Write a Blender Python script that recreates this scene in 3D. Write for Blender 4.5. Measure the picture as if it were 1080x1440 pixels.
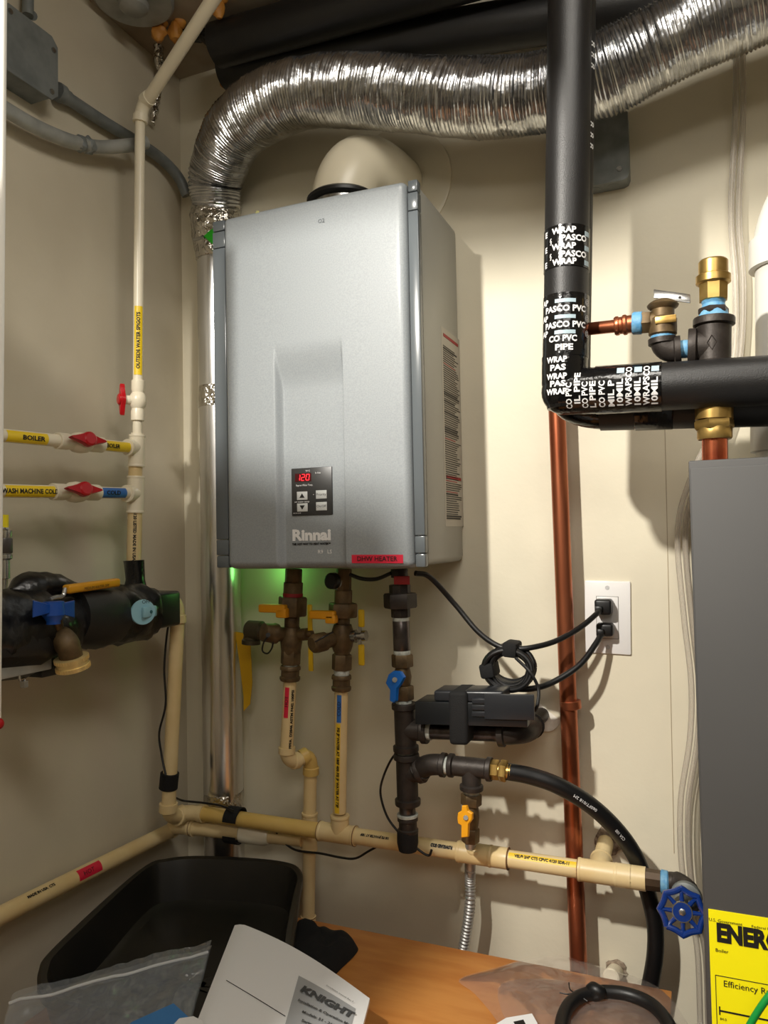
import bpy, bmesh, math, random
from mathutils import Vector as V, Matrix, noise
random.seed(7)
S = bpy.context.scene
for o in list(bpy.data.objects): bpy.data.objects.remove(o)
COL = S.collection

# ---------------------------------------------------------------- camera
RT = V((0.92405, 0.38177, -0.01973)); UP = V((0.03072, -0.02272, 0.99927)); FW = V((-0.38104, 0.92398, 0.03272))
FPX = 1063.0; CAM = V((0, -1.258, 1.5))
cd = bpy.data.cameras.new('camera'); cam = bpy.data.objects.new('camera', cd); COL.objects.link(cam)
cd.sensor_fit = 'HORIZONTAL'; cd.sensor_width = 36; cd.lens = FPX / 1080 * 36; cd.clip_start = 0.01
cam.matrix_world = Matrix.Translation(CAM) @ Matrix((RT, UP, -FW)).transposed().to_4x4()
S.camera = cam
# ---------------------------------------------------------------- world, lights, exposure
S.view_settings.view_transform = 'Standard'; S.view_settings.look = 'None'
S.view_settings.exposure = 0.0; S.view_settings.gamma = 1.0; S.view_settings.use_curve_mapping = False
w = bpy.data.worlds.new('world'); S.world = w; w.use_nodes = True
w.node_tree.nodes['Background'].inputs[0].default_value = (0.5, 0.45, 0.38, 1)
w.node_tree.nodes['Background'].inputs[1].default_value = 0.07
def lamp(kind, name, loc, aim, energy, color, **kw):
    l = bpy.data.lights.new(name, kind); l.energy = energy; l.color = color
    for k, v in kw.items(): setattr(l, k, v)
    o = bpy.data.objects.new(name, l); COL.objects.link(o); o.location = loc
    d = V(aim) - V(loc); o.rotation_euler = d.to_track_quat('-Z', 'Y').to_euler()
    return o
KEY = (-0.62, -1.52, 2.36)
lamp('SPOT', 'ceiling_spot_lamp', KEY, (0.10, 0.0, 1.22), 135, (1.0, 0.95, 0.86), spot_size=math.radians(88), spot_blend=0.85, shadow_soft_size=0.028)
lamp('AREA', 'rear_fill', (0.35, -2.1, 2.40), (-0.5, -0.3, 1.0), 10, (1.0, 0.94, 0.85), shape='RECTANGLE', size=0.9, size_y=0.5)  # added soft fill for the whole room, stands for no fixture

lamp('AREA', 'inner_fill', (0.0, -0.78, 2.43), (-0.3, -0.25, 1.2), 6.0, (1.0, 0.95, 0.86), shape='RECTANGLE', size=0.5, size_y=0.2)  # added fill that lights the duct from above, no fixture there
# ---------------------------------------------------------------- picture-to-space measuring helpers
def ray(x, y): return RT * ((x - 540) / FPX) - UP * ((y - 720) / FPX) + FW
def Q(x, y, Y):
    v = ray(x, y); return CAM + v * ((Y - CAM.y) / v.y)
def QX(x, y, X):
    v = ray(x, y); return CAM + v * (X / v.x)
def QZ(x, y, Z):
    v = ray(x, y); return CAM + v * ((Z - CAM.z) / v.z)
def PR(p, wpx): return 0.5 * wpx * (V(p) - CAM).dot(FW) / FPX     # radius of a tube measured wpx wide at p

# ---------------------------------------------------------------- materials
def lin(c):
    return tuple(((v / 255) / 12.92 if v / 255 <= 0.04045 else ((v / 255 + 0.055) / 1.055) ** 2.4) for v in c) + (1,)
MATS = {}
def mat(name, rgb, rough=0.5, metal=0.0, var=0.0, vscale=20, rgb2=None, bump=0.0, bscale=200, bdist=0.001, rvar=0.0, emit=0, coat=0, stretch=None, detail=3):
    if name in MATS: return MATS[name]
    m = bpy.data.materials.new(name); m.use_nodes = True; nt = m.node_tree; N = nt.nodes; L = nt.links
    b = N['Principled BSDF']; b.inputs['Base Color'].default_value = lin(rgb); b.inputs['Roughness'].default_value = rough
    b.inputs['Metallic'].default_value = metal
    if coat: b.inputs['Coat Weight'].default_value = coat; b.inputs['Coat Roughness'].default_value = 0.11
    tc = N.new('ShaderNodeTexCoord'); vec = tc.outputs['Object']
    if stretch:
        mp = N.new('ShaderNodeMapping'); mp.inputs['Scale'].default_value = stretch; L.new(vec, mp.inputs[0]); vec = mp.outputs[0]
    if rgb2 or var:
        n = N.new('ShaderNodeTexNoise'); n.inputs['Scale'].default_value = vscale; n.inputs['Detail'].default_value = detail; L.new(vec, n.inputs[0])
        r = N.new('ShaderNodeValToRGB'); r.color_ramp.elements[0].position = 0.35; r.color_ramp.elements[1].position = 0.68
        r.color_ramp.elements[0].color = lin(rgb); c2 = rgb2 or tuple(max(0, min(255, v * (1 - var))) for v in rgb)
        r.color_ramp.elements[1].color = lin(c2); L.new(n.outputs[0], r.inputs[0]); L.new(r.outputs[0], b.inputs['Base Color'])
        if rvar:
            mr = N.new('ShaderNodeMapRange'); mr.inputs[3].default_value = max(0.02, rough - rvar); mr.inputs[4].default_value = rough + rvar
            L.new(n.outputs[0], mr.inputs[0]); L.new(mr.outputs[0], b.inputs['Roughness'])
    if bump:
        n2 = N.new('ShaderNodeTexNoise'); n2.inputs['Scale'].default_value = bscale; n2.inputs['Detail'].default_value = 3; L.new(vec, n2.inputs[0])
        bp = N.new('ShaderNodeBump'); bp.inputs['Strength'].default_value = bump; bp.inputs['Distance'].default_value = bdist
        L.new(n2.outputs[0], bp.inputs['Height']); L.new(bp.outputs[0], b.inputs['Normal'])
    if emit:
        b.inputs['Emission Color'].default_value = lin(rgb); b.inputs['Emission Strength'].default_value = emit
    MATS[name] = m; return m
def film(name, tint, op=0.12, rough=0.12, bs=0.25, gl_f=0.5):
    m = bpy.data.materials.new(name); m.use_nodes = True; N = m.node_tree.nodes; L = m.node_tree.links
    out = N['Material Output']; N.remove(N['Principled BSDF'])
    tr = N.new('ShaderNodeBsdfTransparent'); tr.inputs[0].default_value = (0.97, 0.97, 0.97, 1)
    df = N.new('ShaderNodeBsdfDiffuse'); df.inputs[0].default_value = lin(tint)
    gl = N.new('ShaderNodeBsdfGlossy'); gl.inputs['Roughness'].default_value = rough; gl.inputs[0].default_value = (1, 1, 1, 1)
    m1 = N.new('ShaderNodeMixShader'); m1.inputs[0].default_value = op; L.new(tr.outputs[0], m1.inputs[1]); L.new(df.outputs[0], m1.inputs[2])
    fr = N.new('ShaderNodeFresnel'); fr.inputs[0].default_value = 1.5
    tc = N.new('ShaderNodeTexCoord'); n2 = N.new('ShaderNodeTexNoise'); n2.inputs['Scale'].default_value = 28; n2.inputs['Detail'].default_value = 2; L.new(tc.outputs['Object'], n2.inputs[0])
    bp = N.new('ShaderNodeBump'); bp.inputs['Strength'].default_value = bs; bp.inputs['Distance'].default_value = 0.01
    L.new(n2.outputs[0], bp.inputs['Height']); L.new(bp.outputs[0], gl.inputs['Normal']); L.new(bp.outputs[0], fr.inputs['Normal'])
    m2 = N.new('ShaderNodeMixShader'); mu = N.new('ShaderNodeMath'); mu.operation = 'MULTIPLY'; mu.inputs[1].default_value = gl_f; L.new(fr.outputs[0], mu.inputs[0]); L.new(mu.outputs[0], m2.inputs[0]); L.new(m1.outputs[0], m2.inputs[1]); L.new(gl.outputs[0], m2.inputs[2])
    L.new(m2.outputs[0], out.inputs[0]); MATS[name] = m; return m
WALL = mat('cream_wall_paint', (231, 223, 200), 0.55, var=0.05, vscale=5, bump=0.15, bscale=90, bdist=0.002)
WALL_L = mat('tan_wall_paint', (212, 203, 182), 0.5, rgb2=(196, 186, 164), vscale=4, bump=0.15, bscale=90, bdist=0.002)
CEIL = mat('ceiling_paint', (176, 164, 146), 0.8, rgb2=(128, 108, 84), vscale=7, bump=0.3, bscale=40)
CPVC = mat('cpvc_cream', (226, 205, 158), 0.38, rgb2=(214, 186, 132), vscale=14)
CPVC_Y = mat('cpvc_yellowed', (214, 182, 110), 0.38, rgb2=(205, 170, 90), vscale=14)
PVCW = mat('pvc_white', (238, 236, 228), 0.32, var=0.04, vscale=9)
PVCI = mat('pvc_ivory', (238, 229, 205), 0.32, var=0.05, vscale=9)
RED = mat('red_plastic', (178, 16, 26), 0.3)
REDT = mat('red_tape', (214, 30, 62), 0.45); BLUET = mat('blue_tape', (46, 104, 178), 0.45)
YELT = mat('yellow_label_tape', (240, 206, 34), 0.4); PRT = mat('black_print', (22, 20, 18), 0.6); YPRT = mat('yellow_print_band', (232, 194, 46), 0.45)
WHT = mat('white_print', (235, 235, 235), 0.5)
ORNG = mat('orange_yellow_plastic', (232, 160, 20), 0.4); YELP = mat('yellow_vinyl_grip', (226, 188, 24), 0.4)
BLUEP = mat('blue_plastic', (16, 100, 190), 0.35); BLUED = mat('dark_blue_enamel', (10, 48, 120), 0.22, coat=0.6)
BLK = mat('black_rubber', (16, 16, 17), 0.42, bump=0.1, bscale=300); BLKM = mat('black_foam', (26, 25, 25), 0.42, bump=0.5, bscale=900, bdist=0.0006)
BLKT = mat('black_vinyl_tape', (14, 14, 15), 0.16, bump=0.5, bscale=55, bdist=0.003); VELC = mat('black_hook_strap', (9, 9, 10), 0.85, bump=0.5, bscale=600)
BLKP = mat('black_plastic', (22, 25, 28), 0.3); BLKG = mat('grey_black_plastic', (36, 38, 42), 0.32)
IRON = mat('black_iron', (62, 56, 52), 0.5, metal=0.45, rgb2=(48, 42, 38), vscale=60, bump=0.25, bscale=350, bdist=0.0008)
IRONB = mat('bare_steel_pipe', (98, 92, 90), 0.3, metal=0.8, rgb2=(58, 50, 48), vscale=45)
BRASO = mat('aged_brass', (112, 92, 62), 0.5, metal=0.45, rgb2=(78, 62, 42), vscale=55, bump=0.1)
BRAS = mat('bright_brass', (196, 164, 98), 0.34, metal=0.85, rgb2=(160, 128, 68), vscale=40)
COPP = mat('copper', (188, 114, 80), 0.33, metal=0.85, rgb2=(152, 82, 54), vscale=16, stretch=(1, 1, 0.3))
COPB = mat('bright_copper', (206, 118, 82), 0.24, metal=0.95, rgb2=(178, 84, 60), vscale=40)
STEEL = mat('steel', (190, 190, 188), 0.25, metal=0.95, var=0.15, vscale=40)
GALV = mat('galvanised_steel', (132, 137, 136), 0.5, metal=0.25, rgb2=(112, 117, 117), vscale=35, bump=0.1)
GALVL = mat('light_zinc', (176, 178, 174), 0.45, metal=0.3, rgb2=(150, 152, 148), vscale=30)
TEFB = mat('blue_thread_sealant', (86, 150, 196), 0.5, rgb2=(120, 170, 200), vscale=120, bump=0.5, bscale=300)
TEFW = mat('white_thread_tape', (200, 205, 198), 0.6, var=0.2, vscale=150)
FOIL = mat('aluminium_foil', (222, 223, 225), 0.24, metal=1.0, var=0.12, vscale=30, bump=0.45, bscale=38, bdist=0.005, rvar=0.06)
FOILP = mat('foil_duct_skin', (232, 232, 232), 0.24, metal=1.0, var=0.06, vscale=12, bump=0.35, bscale=9, bdist=0.008, stretch=(1, 1, 0.35))
FOILC = mat('crumpled_foil_tape', (220, 216, 208), 0.18, metal=1.0, var=0.1, vscale=30, bump=1.0, bscale=55, bdist=0.012)
HPAINT = mat('silver_grey_metallic_paint', (150, 156, 160), 0.5, metal=0.0, rgb2=(140, 146, 150), vscale=500, coat=0.35, bump=0.12, bscale=500, bdist=0.0005, detail=2)
HSIDE = mat('heater_case_grey', (158, 157, 150), 0.4, metal=0.05, var=0.03, vscale=8)  # same grey paint as the front, side lighting put in as beige
HTRIM = mat('heater_trim_grey', (98, 104, 108), 0.22)
PANELK = mat('control_panel_dark', (50, 50, 50), 0.35); LEDB = mat('led_window', (70, 4, 10), 0.3); LED = mat('led_digits', (255, 40, 50), 0.5, emit=2.2)
BTN = mat('pale_button', (190, 192, 190), 0.5)
CASE = mat('boiler_cabinet_grey', (66, 65, 64), 0.6, metal=0.0, var=0.04, vscale=6)
ENY = mat('energy_label_yellow', (250, 238, 10), 0.5)
WOOD = mat('orange_plywood', (202, 138, 72), 0.42, rgb2=(184, 116, 54), vscale=9, stretch=(1, 5, 1), bump=0.08)
TUB = mat('black_tub_plastic', (22, 22, 20), 0.38, rgb2=(34, 32, 27), vscale=6, rvar=0.1)
CLOTH = mat('black_cloth', (8, 8, 9), 0.95, bump=0.4, bscale=300); PAPER = mat('white_paper', (228, 228, 228), 0.6); PAPG = mat('grey_cover_print', (160, 162, 164), 0.5)
FOAM = mat('orange_spray_foam', (206, 146, 62), 0.55, rgb2=(176, 112, 40), vscale=30, bump=0.5, bscale=60)
GREENP = mat('green_plastic', (36, 170, 30), 0.35); GLED = mat('green_led', (60, 255, 90), 0.4, emit=6)
CYAN = mat('pale_blue_plastic', (140, 186, 200), 0.4); BLUEPAP = mat('blue_paper', (60, 120, 180), 0.6)
REDTAG = mat('red_tag', (150, 30, 32), 0.6); STAIN = mat('rust_stain', (132, 96, 58), 0.8, rgb2=(96, 66, 40), vscale=20)
BAG = film('clear_bag_film', (190, 198, 206), 0.2, 0.12, .6, 1.4); VINYL = film('clear_vinyl_tube', (205, 195, 180), 0.35, 0.3, 0.0, .5); BAG2 = film('hazy_bag_film', (215, 200, 190), 0.13, 0.15, .3, .8)

# ---------------------------------------------------------------- mesh builder
class MB:
    def __init__(s): s.v = []; s.f = []
    def add(s, vs, fs):
        o = len(s.v); s.v += [V(p) for p in vs]; s.f += [tuple(i + o for i in f) for f in fs]; return s
    def tube(s, pts, r, seg=18, caps=True, jit=0):
        pts = [V(p) for p in pts]; n = len(pts); rs = r if isinstance(r, (list, tuple)) else [r] * n
        vs = []; prev = None
        for i, p in enumerate(pts):
            t = (pts[min(i + 1, n - 1)] - pts[max(i - 1, 0)]).normalized()
            if prev is None: a = t.orthogonal().normalized()
            else: a = (prev - t * prev.dot(t)).normalized()
            prev = a; b = t.cross(a)
            for k in range(seg):
                th = 2 * math.pi * k / seg; rr = rs[i]
                d = a * math.cos(th) + b * math.sin(th)
                if jit: rr += jit * noise.noise((p + d * rr) * 38) + 0.5 * jit * noise.noise((p + d * rr) * 110)
                vs.append(p + d * rr)
        fs = [(i * seg + k, i * seg + (k + 1) % seg, (i + 1) * seg + (k + 1) % seg, (i + 1) * seg + k) for i in range(n - 1) for k in range(seg)]
        if caps: fs += [tuple(range(seg))[::-1], tuple((n - 1) * seg + k for k in range(seg))]
        return s.add(vs, fs)
    def lathe(s, A, B, prof, seg=24, phase=0):
        A = V(A); d = (V(B) - A).normalized(); a = d.orthogonal().normalized(); b = d.cross(a); vs = []
        for (t, r) in prof:
            for k in range(seg):
                th = 2 * math.pi * (k + phase) / seg; vs.append(A + d * t + (a * math.cos(th) + b * math.sin(th)) * r)
        n = len(prof)
        fs = [(i * seg + k, i * seg + (k + 1) % seg, (i + 1) * seg + (k + 1) % seg, (i + 1) * seg + k) for i in range(n - 1) for k in range(seg)]
        fs += [tuple(range(seg))[::-1], tuple((n - 1) * seg + k for k in range(seg))]
        return s.add(vs, fs)
    def box(s, c, size, ax=None, bev=0.0, bs=2):
        bm = bmesh.new(); bmesh.ops.create_cube(bm, size=1)
        for v in bm.verts: v.co = V((v.co.x * size[0], v.co.y * size[1], v.co.z * size[2]))
        if bev: bmesh.ops.bevel(bm, geom=bm.edges[:], offset=bev, segments=bs, affect='EDGES', profile=0.5)
        ax = ax or (V((1, 0, 0)), V((0, 1, 0)), V((0, 0, 1)))
        bm.verts.index_update()
        s.add([V(c) + ax[0] * v.co.x + ax[1] * v.co.y + ax[2] * v.co.z for v in bm.verts], [tuple(v.index for v in f.verts) for f in bm.faces]); bm.free(); return s
    def prism(s, outline, n, th, bev=0.0):   # outline: world points of a planar polygon; n: outward direction
        n = V(n).normalized(); k = len(outline); pts = [V(p) for p in outline]
        c = sum(pts, V()) / k
        if bev:
            ins = [c + (p - c) * (1 - bev / max((p - c).length, 1e-6)) for p in pts]
            vs = pts + [p + n * (th - bev) for p in pts] + [p + n * th for p in ins]
            fs = [(i + L, (i + 1) % k + L, (i + 1) % k + L + k, i + L + k) for L in (0, k) for i in range(k)] + [tuple(range(k))[::-1], tuple(2 * k + i for i in range(k))]
        else:
            vs = pts + [p + n * th for p in pts]
            fs = [(i, (i + 1) % k, (i + 1) % k + k, i + k) for i in range(k)] + [tuple(range(k))[::-1], tuple(k + i for i in range(k))]
        return s.add(vs, fs)
    def blob(s, c, r, ax=None, seg=14, jit=0.0, js=60):
        ax = ax or (V((1, 0, 0)), V((0, 1, 0)), V((0, 0, 1))); r = r if isinstance(r, (tuple, list)) else (r, r, r)
        bm = bmesh.new(); bmesh.ops.create_uvsphere(bm, u_segments=seg, v_segments=seg // 2 + 2, radius=1); bm.verts.index_update()
        vs = []
        for v in bm.verts:
            p = V(c) + ax[0] * v.co.x * r[0] + ax[1] * v.co.y * r[1] + ax[2] * v.co.z * r[2]
            if jit: p += (p - V(c)).normalized() * jit * noise.noise(p * js)
            vs.append(p)
        s.add(vs, [tuple(v.index for v in f.verts) for f in bm.faces]); bm.free(); return s
    def grid(s, fn, nu, nv, th=0):
        vs = [fn(i / nu, j / nv) for j in range(nv + 1) for i in range(nu + 1)]
        fs = [(j * (nu + 1) + i, j * (nu + 1) + i + 1, (j + 1) * (nu + 1) + i + 1, (j + 1) * (nu + 1) + i) for j in range(nv) for i in range(nu)]
        return s.add(vs, fs)
WL = {}
def thing(name, label, cat, loc, group=None):
    o = bpy.data.objects.new(name, None); COL.objects.link(o); o.location = loc; o.empty_display_size = 0.03
    o['label'] = label; o['category'] = cat; WL[o.name] = V(loc)
    if group: o['group'] = group
    return o
def obj(name, mb, m, parent=None, label=None, cat=None, group=None, kind=None, ang=35, origin=None, solid=0):
    vs = mb.v
    if parent is not None: L = WL[parent.name]
    elif origin is not None: L = V(origin)
    else:
        L = V((sum(min(p[i] for p in vs) + max(p[i] for p in vs) for _ in (0,)) / 2 for i in range(3)))
    me = bpy.data.meshes.new(name); me.from_pydata([tuple(p - L) for p in vs], [], mb.f); me.update()
    bm = bmesh.new(); bm.from_mesh(me); bmesh.ops.recalc_face_normals(bm, faces=bm.faces[:]) if not solid else None; bm.to_mesh(me); bm.free()
    me.shade_smooth(); me.set_sharp_from_angle(angle=math.radians(ang)); me.materials.append(m)
    o = bpy.data.objects.new(name, me); COL.objects.link(o)
    if parent is not None: o.parent = parent
    else: o.location = L
    WL[o.name] = L
    if label: o['label'] = label
    if cat: o['category'] = cat
    if group: o['group'] = group
    if kind: o['kind'] = kind
    return o
def struct(name, mb, m, **k): return obj(name, mb, m, kind='structure', **k)
def spline(pts, n=8):
    pts = [V(p) for p in pts]; out = []; P = [pts[0] * 2 - pts[1]] + pts + [pts[-1] * 2 - pts[-2]]
    for i in range(1, len(P) - 2):
        a, b, c, d = P[i - 1:i + 3]
        for k in range(n):
            t = k / n; out.append(0.5 * ((2 * b) + (c - a) * t + (2 * a - 5 * b + 4 * c - d) * t * t + (3 * b - a - 3 * c + d) * t ** 3))
    out.append(pts[-1]); return out
def bend(A, C, B, n=10):
    A, B, C = V(A), V(B), V(C); return [(A * (1 - t) ** 2 + C * 2 * t * (1 - t) + B * t * t) for t in [i / n for i in range(n + 1)]]
def toward(A, B, d): return V(A) + (V(B) - V(A)).normalized() * d
# ---- text
_tc = {}
def text2d(body, size, bold=0.0):
    key = (body, size, bold)
    if key in _tc: return _tc[key]
    c = bpy.data.curves.new('t', 'FONT'); c.body = body; c.size = size; c.align_x = 'CENTER'; c.align_y = 'CENTER'; c.offset = bold; c.resolution_u = 2
    o = bpy.data.objects.new('t', c); COL.objects.link(o); dg = bpy.context.evaluated_depsgraph_get(); dg.update()
    me = bpy.data.meshes.new_from_object(o.evaluated_get(dg)); bm = bmesh.new(); bm.from_mesh(me)
    xs = [v.co.x for v in bm.verts]; x = min(xs); step = max(0.002, size * 0.3)
    bmesh.ops.triangulate(bm, faces=bm.faces[:])
    if len(body) < 24:
        while x < max(xs):
            x += step; bmesh.ops.bisect_plane(bm, geom=bm.verts[:] + bm.edges[:] + bm.faces[:], plane_co=(x, 0, 0), plane_no=(1, 0, 0))
    bm.verts.index_update(); r = ([(v.co.x, v.co.y) for v in bm.verts], [tuple(v.index for v in f.verts) for f in bm.faces]); bm.free()
    bpy.data.objects.remove(o); _tc[key] = r; return r
def flat_text(mb, body, c, right, up, size, bold=0.0, width=None, off=0.0006):
    vs, fs = text2d(body, size, bold); right = V(right).normalized(); up = V(up).normalized(); n = right.cross(up); k = 1
    if width: k = width / max(1e-6, max(v[0] for v in vs) - min(v[0] for v in vs))
    return mb.add([V(c) + right * x * k + up * y + n * off for x, y in vs], fs)
def cyl_frame(A, B, t):
    A, B = V(A), V(B); d = (B - A).normalized(); P = A.lerp(B, t); n = CAM - P; n = (n - d * n.dot(d)).normalized(); return P, d, n, d.cross(n)
def cyl_map(P, d, n, q, r, a, c): return P + d * a + (n * math.cos(c / r) + q * math.sin(c / r)) * r
def cyl_text(mb, body, A, B, t, r, size, along=1, bold=0.0, c0=0.0, width=None, off=0.0005):
    """along=1/-1: baseline runs along A->B or back; along=0/2: baseline runs round the pipe"""
    P, d, n, q = cyl_frame(A, B, t); vs, fs = text2d(body, size, bold); k = 1
    if width: k = width / max(1e-6, max(v[0] for v in vs) - min(v[0] for v in vs))
    out = []
    for x, y in vs:
        x *= k
        if abs(along) == 1:          # right = along*d, up = n x right
            upv = n.cross(d * along); sgn = 1 if upv.dot(q) > 0 else -1
            out.append(cyl_map(P, d, n, q, r + off, x * along, c0 + sgn * y))
        else:                         # right = picture right around the pipe
            sgn = 1 if q.dot(RT) > 0 else -1; rr = q * sgn; upv = n.cross(rr); s2 = 1 if upv.dot(d) > 0 else -1
            if along == 2: sgn, s2 = -sgn, -s2
            out.append(cyl_map(P, d, n, q, r + off, s2 * y, sgn * (c0 + x)))
    return mb.add(out, fs)
def cyl_patch(mb, A, B, t0, t1, r, c0, c1, off=0.0003, n=8, side=0):
    L = (V(B) - V(A)).length; P, d, nn, q = cyl_frame(A, B, (t0 + t1) / 2); q = q * (1 if side == 0 or q.dot(RT) > 0 else -1); h = (t1 - t0) * L / 2
    return mb.grid(lambda u, v: cyl_map(P, d, nn, q, r + off, -h + 2 * h * u, c0 + (c1 - c0) * v), 3, n)
# ---- plumbing pieces
def pipe_mb(A, B, r, seg=20): return MB().tube([A, B], r, seg)
def elbow_mb(A, C, B, r, collar=1.22, cl=0.012, mb=None, seg=20):
    mb = mb or MB(); mb.tube(bend(A, C, B), r, seg)
    if cl:
        mb.lathe(A, toward(A, C, 1), [(-0.0005, r * collar), (cl, r * collar), (cl + 0.0015, r)], seg)
        mb.lathe(B, toward(B, C, 1), [(-0.0005, r * collar), (cl, r * collar), (cl + 0.0015, r)], seg)
    return mb
def tee_mb(A, B, Cn, D, r, collar=1.18, cl=0.01, seg=20):
    mb = MB(); mb.tube([A, B], r, seg); mb.tube([Cn, D], r * 0.98, seg)
    if cl:
        for X, T in ((A, B), (B, A), (D, Cn)):
            mb.lathe(X, toward(X, T, 1), [(-0.0005, r * collar * 0.97), (0.001, r * collar), (cl, r * collar), (cl + 0.002, r)], seg)
    return mb
def hexa(mb, A, B, r, seg=6, ch=0.1):
    L = (V(B) - V(A)).length; c = min(L * 0.2, r * ch)
    return mb.lathe(A, B, [(0, r * 0.93), (c, r), (L - c, r), (L, r * 0.93)], seg, phase=0.5)

# ================================================================ SETTING
struct('wall_back', MB().box((0.2, 0.05, 1.22), (2.5, 0.1, 2.6)), WALL)
struct('wall_left', MB().box((-1.005, -1.6, 1.22), (0.1, 3.2, 2.6)), WALL_L)
struct('wall_right', MB().box((1.3, -1.6, 1.22), (0.1, 3.2, 2.6)), WALL)
struct('wall_rear', MB().box((0.15, -3.25, 1.22), (2.5, 0.1, 2.6)), WALL)
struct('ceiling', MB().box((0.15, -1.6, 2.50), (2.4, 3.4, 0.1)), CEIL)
struct('floor', MB().box((0.15, -1.6, -0.05), (2.5, 3.4, 0.1)), mat('concrete_floor', (120, 112, 104), 0.8, var=0.2, vscale=8))
# unseen door-like leaf added left of the camera to shade the room's lower left
_h, _e = V((-.95, -.90, 0)), V((-.55, -1.10, 0)); _d = (_e - _h).normalized()
struct('light_blocker_1', MB().box((_h + _e) / 2 + V((0, 0, 1.05)), ((_e - _h).length, .034, 2.07), ax=(_d, V((-_d.y, _d.x, 0)), V((0, 0, 1))), bev=.002), mat('blocker_paint', (226, 220, 205), .5))
struct('top_blocker', MB().box((.15, -1.02, 2.36), (2.2, .10, .24), bev=.002), mat('top_blocker_paint', (222, 214, 196), .6))  # unseen beam added to keep the spot off the upper wall
# drywall seam lines on the back wall
for i, (x0, y0, x1, y1) in enumerate(((935, 600, 948, 1200),)):
    a, b = Q(x0, y0, -0.0002), Q(x1, y1, -0.0002)
    struct('trim_seam', MB().tube([a, b], 0.0006, 6), mat('seam_line', (180, 165, 140), 0.8))
a = Q(331, 820, -0.006); struct('trim_chase', MB().box((Q(333, 980, -0.004).x, -0.004, 1.35), (0.022, 0.008, 1.5), bev=0.002), WALL)

# ================================================================ TANKLESS WATER HEATER
hx0, hx1 = Q(305, 560, -0.205).x, Q(596, 560, -0.2).x
hz1, hz0 = Q(590, 252, -0.205).z, Q(590, 799, -0.205).z
HF = -0.222
heater = thing('water_heater', 'large silver grey tankless water heater hung on the back wall with red digital temperature display', 'water heater', ((hx0 + hx1) / 2, -0.1, hz0))
xm = (hx0 + hx1) / 2; zm = (hz0 + hz1) / 2
mb = MB().box((xm + 0.001, -0.098, zm + 0.001), (hx1 - hx0 - 0.006, 0.194, hz1 - hz0 - 0.004), bev=0.010, bs=3)
obj('case', mb, HSIDE, heater)
fx0, fx1 = Q(313, 560, HF).x, Q(574.5, 560, HF).x
fz1, fz0 = Q(560, 251, HF).z, Q(560, 800, HF).z
def pside(px, py): p = QX(px, py, hx1); return p
# trim strips each side: end blocks and long strip
for side, (xa, xb) in (('l', (hx0, fx0 + 0.001)), ('r', (fx1 + 0.0015, hx1 + 0.001))):
    zs = [hz0 + 0.001, hz0 + 0.022, hz0 + 0.048, hz1 - 0.048, hz1 - 0.02, hz1 - 0.001]
    for i in range(5):
        za, zb = zs[i] + 0.0006, zs[i + 1] - 0.0006
        obj('trim_strip' if i == 2 else 'trim_block', MB().box(((xa + xb) / 2, -0.204, (za + zb) / 2), (xb - xa, 0.016, zb - za), bev=0.0025 if i in (0, 4) else 0.0012), HTRIM, heater)
# front cover with recessed lower panel
rx0, rx1 = Q(386, 640, HF).x, Q(484, 640, HF).x; rzt, rzm = Q(435, 478, HF).z, Q(435, 545, HF).z
wl = 0.011; DEP = 0.0125
def sm(t): t = max(0, min(1, t)); return t * t * (3 - 2 * t)
def hgt(x, z):
    cx, cz = (fx0 + fx1) / 2, (fz0 + fz1) / 2; R = 0.010
    dx, dz = (fx1 - fx0) / 2 - abs(x - cx), (fz1 - fz0) / 2 - abs(z - cz)
    if dx < R and dz < R: d = R - math.hypot(R - dx, R - dz)
    else: d = min(dx, dz)
    e = 0.012; edge = 0 if d >= e else e - math.sqrt(max(0, e * e - (e - d) ** 2))
    crown = -0.004 * (1 - ((x - cx) / ((fx1 - fx0) / 2)) ** 2)
    dd = 0
    if z < rzt:
        k = sm((rzt - z) / (rzt - rzm)); wL = wl * (0.25 + 0.75 * k) 
        cl = lambda t: max(0.0, min(1.0, t)); a = sm((x - rx0) / (wL + 0.001)) * sm((rx1 - x) / 0.005); dd = DEP * k * a
    return HF + 0.004 + crown + edge * 1.3 + dd, d
xs = sorted(set([fx0 + (fx1 - fx0) * i / 60 for i in range(61)] + [fx0 + 0.012 * i / 8 for i in range(9)] + [fx1 - 0.012 * i / 8 for i in range(9)] + [rx0 + 0.014 * i / 12 for i in range(-1, 13)] + [rx1 - 0.006 + 0.007 * i / 10 for i in range(12)]))
zs = sorted(set([fz0 + (fz1 - fz0) * i / 90 for i in range(91)] + [fz0 + 0.012 * i / 8 for i in range(9)] + [fz1 - 0.012 * i / 8 for i in range(9)]))
vs = []
R = 0.010
for z in zs:
    for x in xs:
        y, d = hgt(x, z); X, Z = x, z
        if d < 0:
            ccx = fx0 + R if x < (fx0 + fx1) / 2 else fx1 - R; ccz = fz0 + R if z < (fz0 + fz1) / 2 else fz1 - R
            v = V((x - ccx, 0, z - ccz)); v.normalize(); X, Z = ccx + v.x * R, ccz + v.z * R; y, _ = hgt(X, Z)
            y = HF + 0.004 + 0.0156
        vs.append(V((X, y, Z)))
nx = len(xs); fs = [(j * nx + i, j * nx + i + 1, (j + 1) * nx + i + 1, (j + 1) * nx + i) for j in range(len(zs) - 1) for i in range(nx - 1)]
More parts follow.
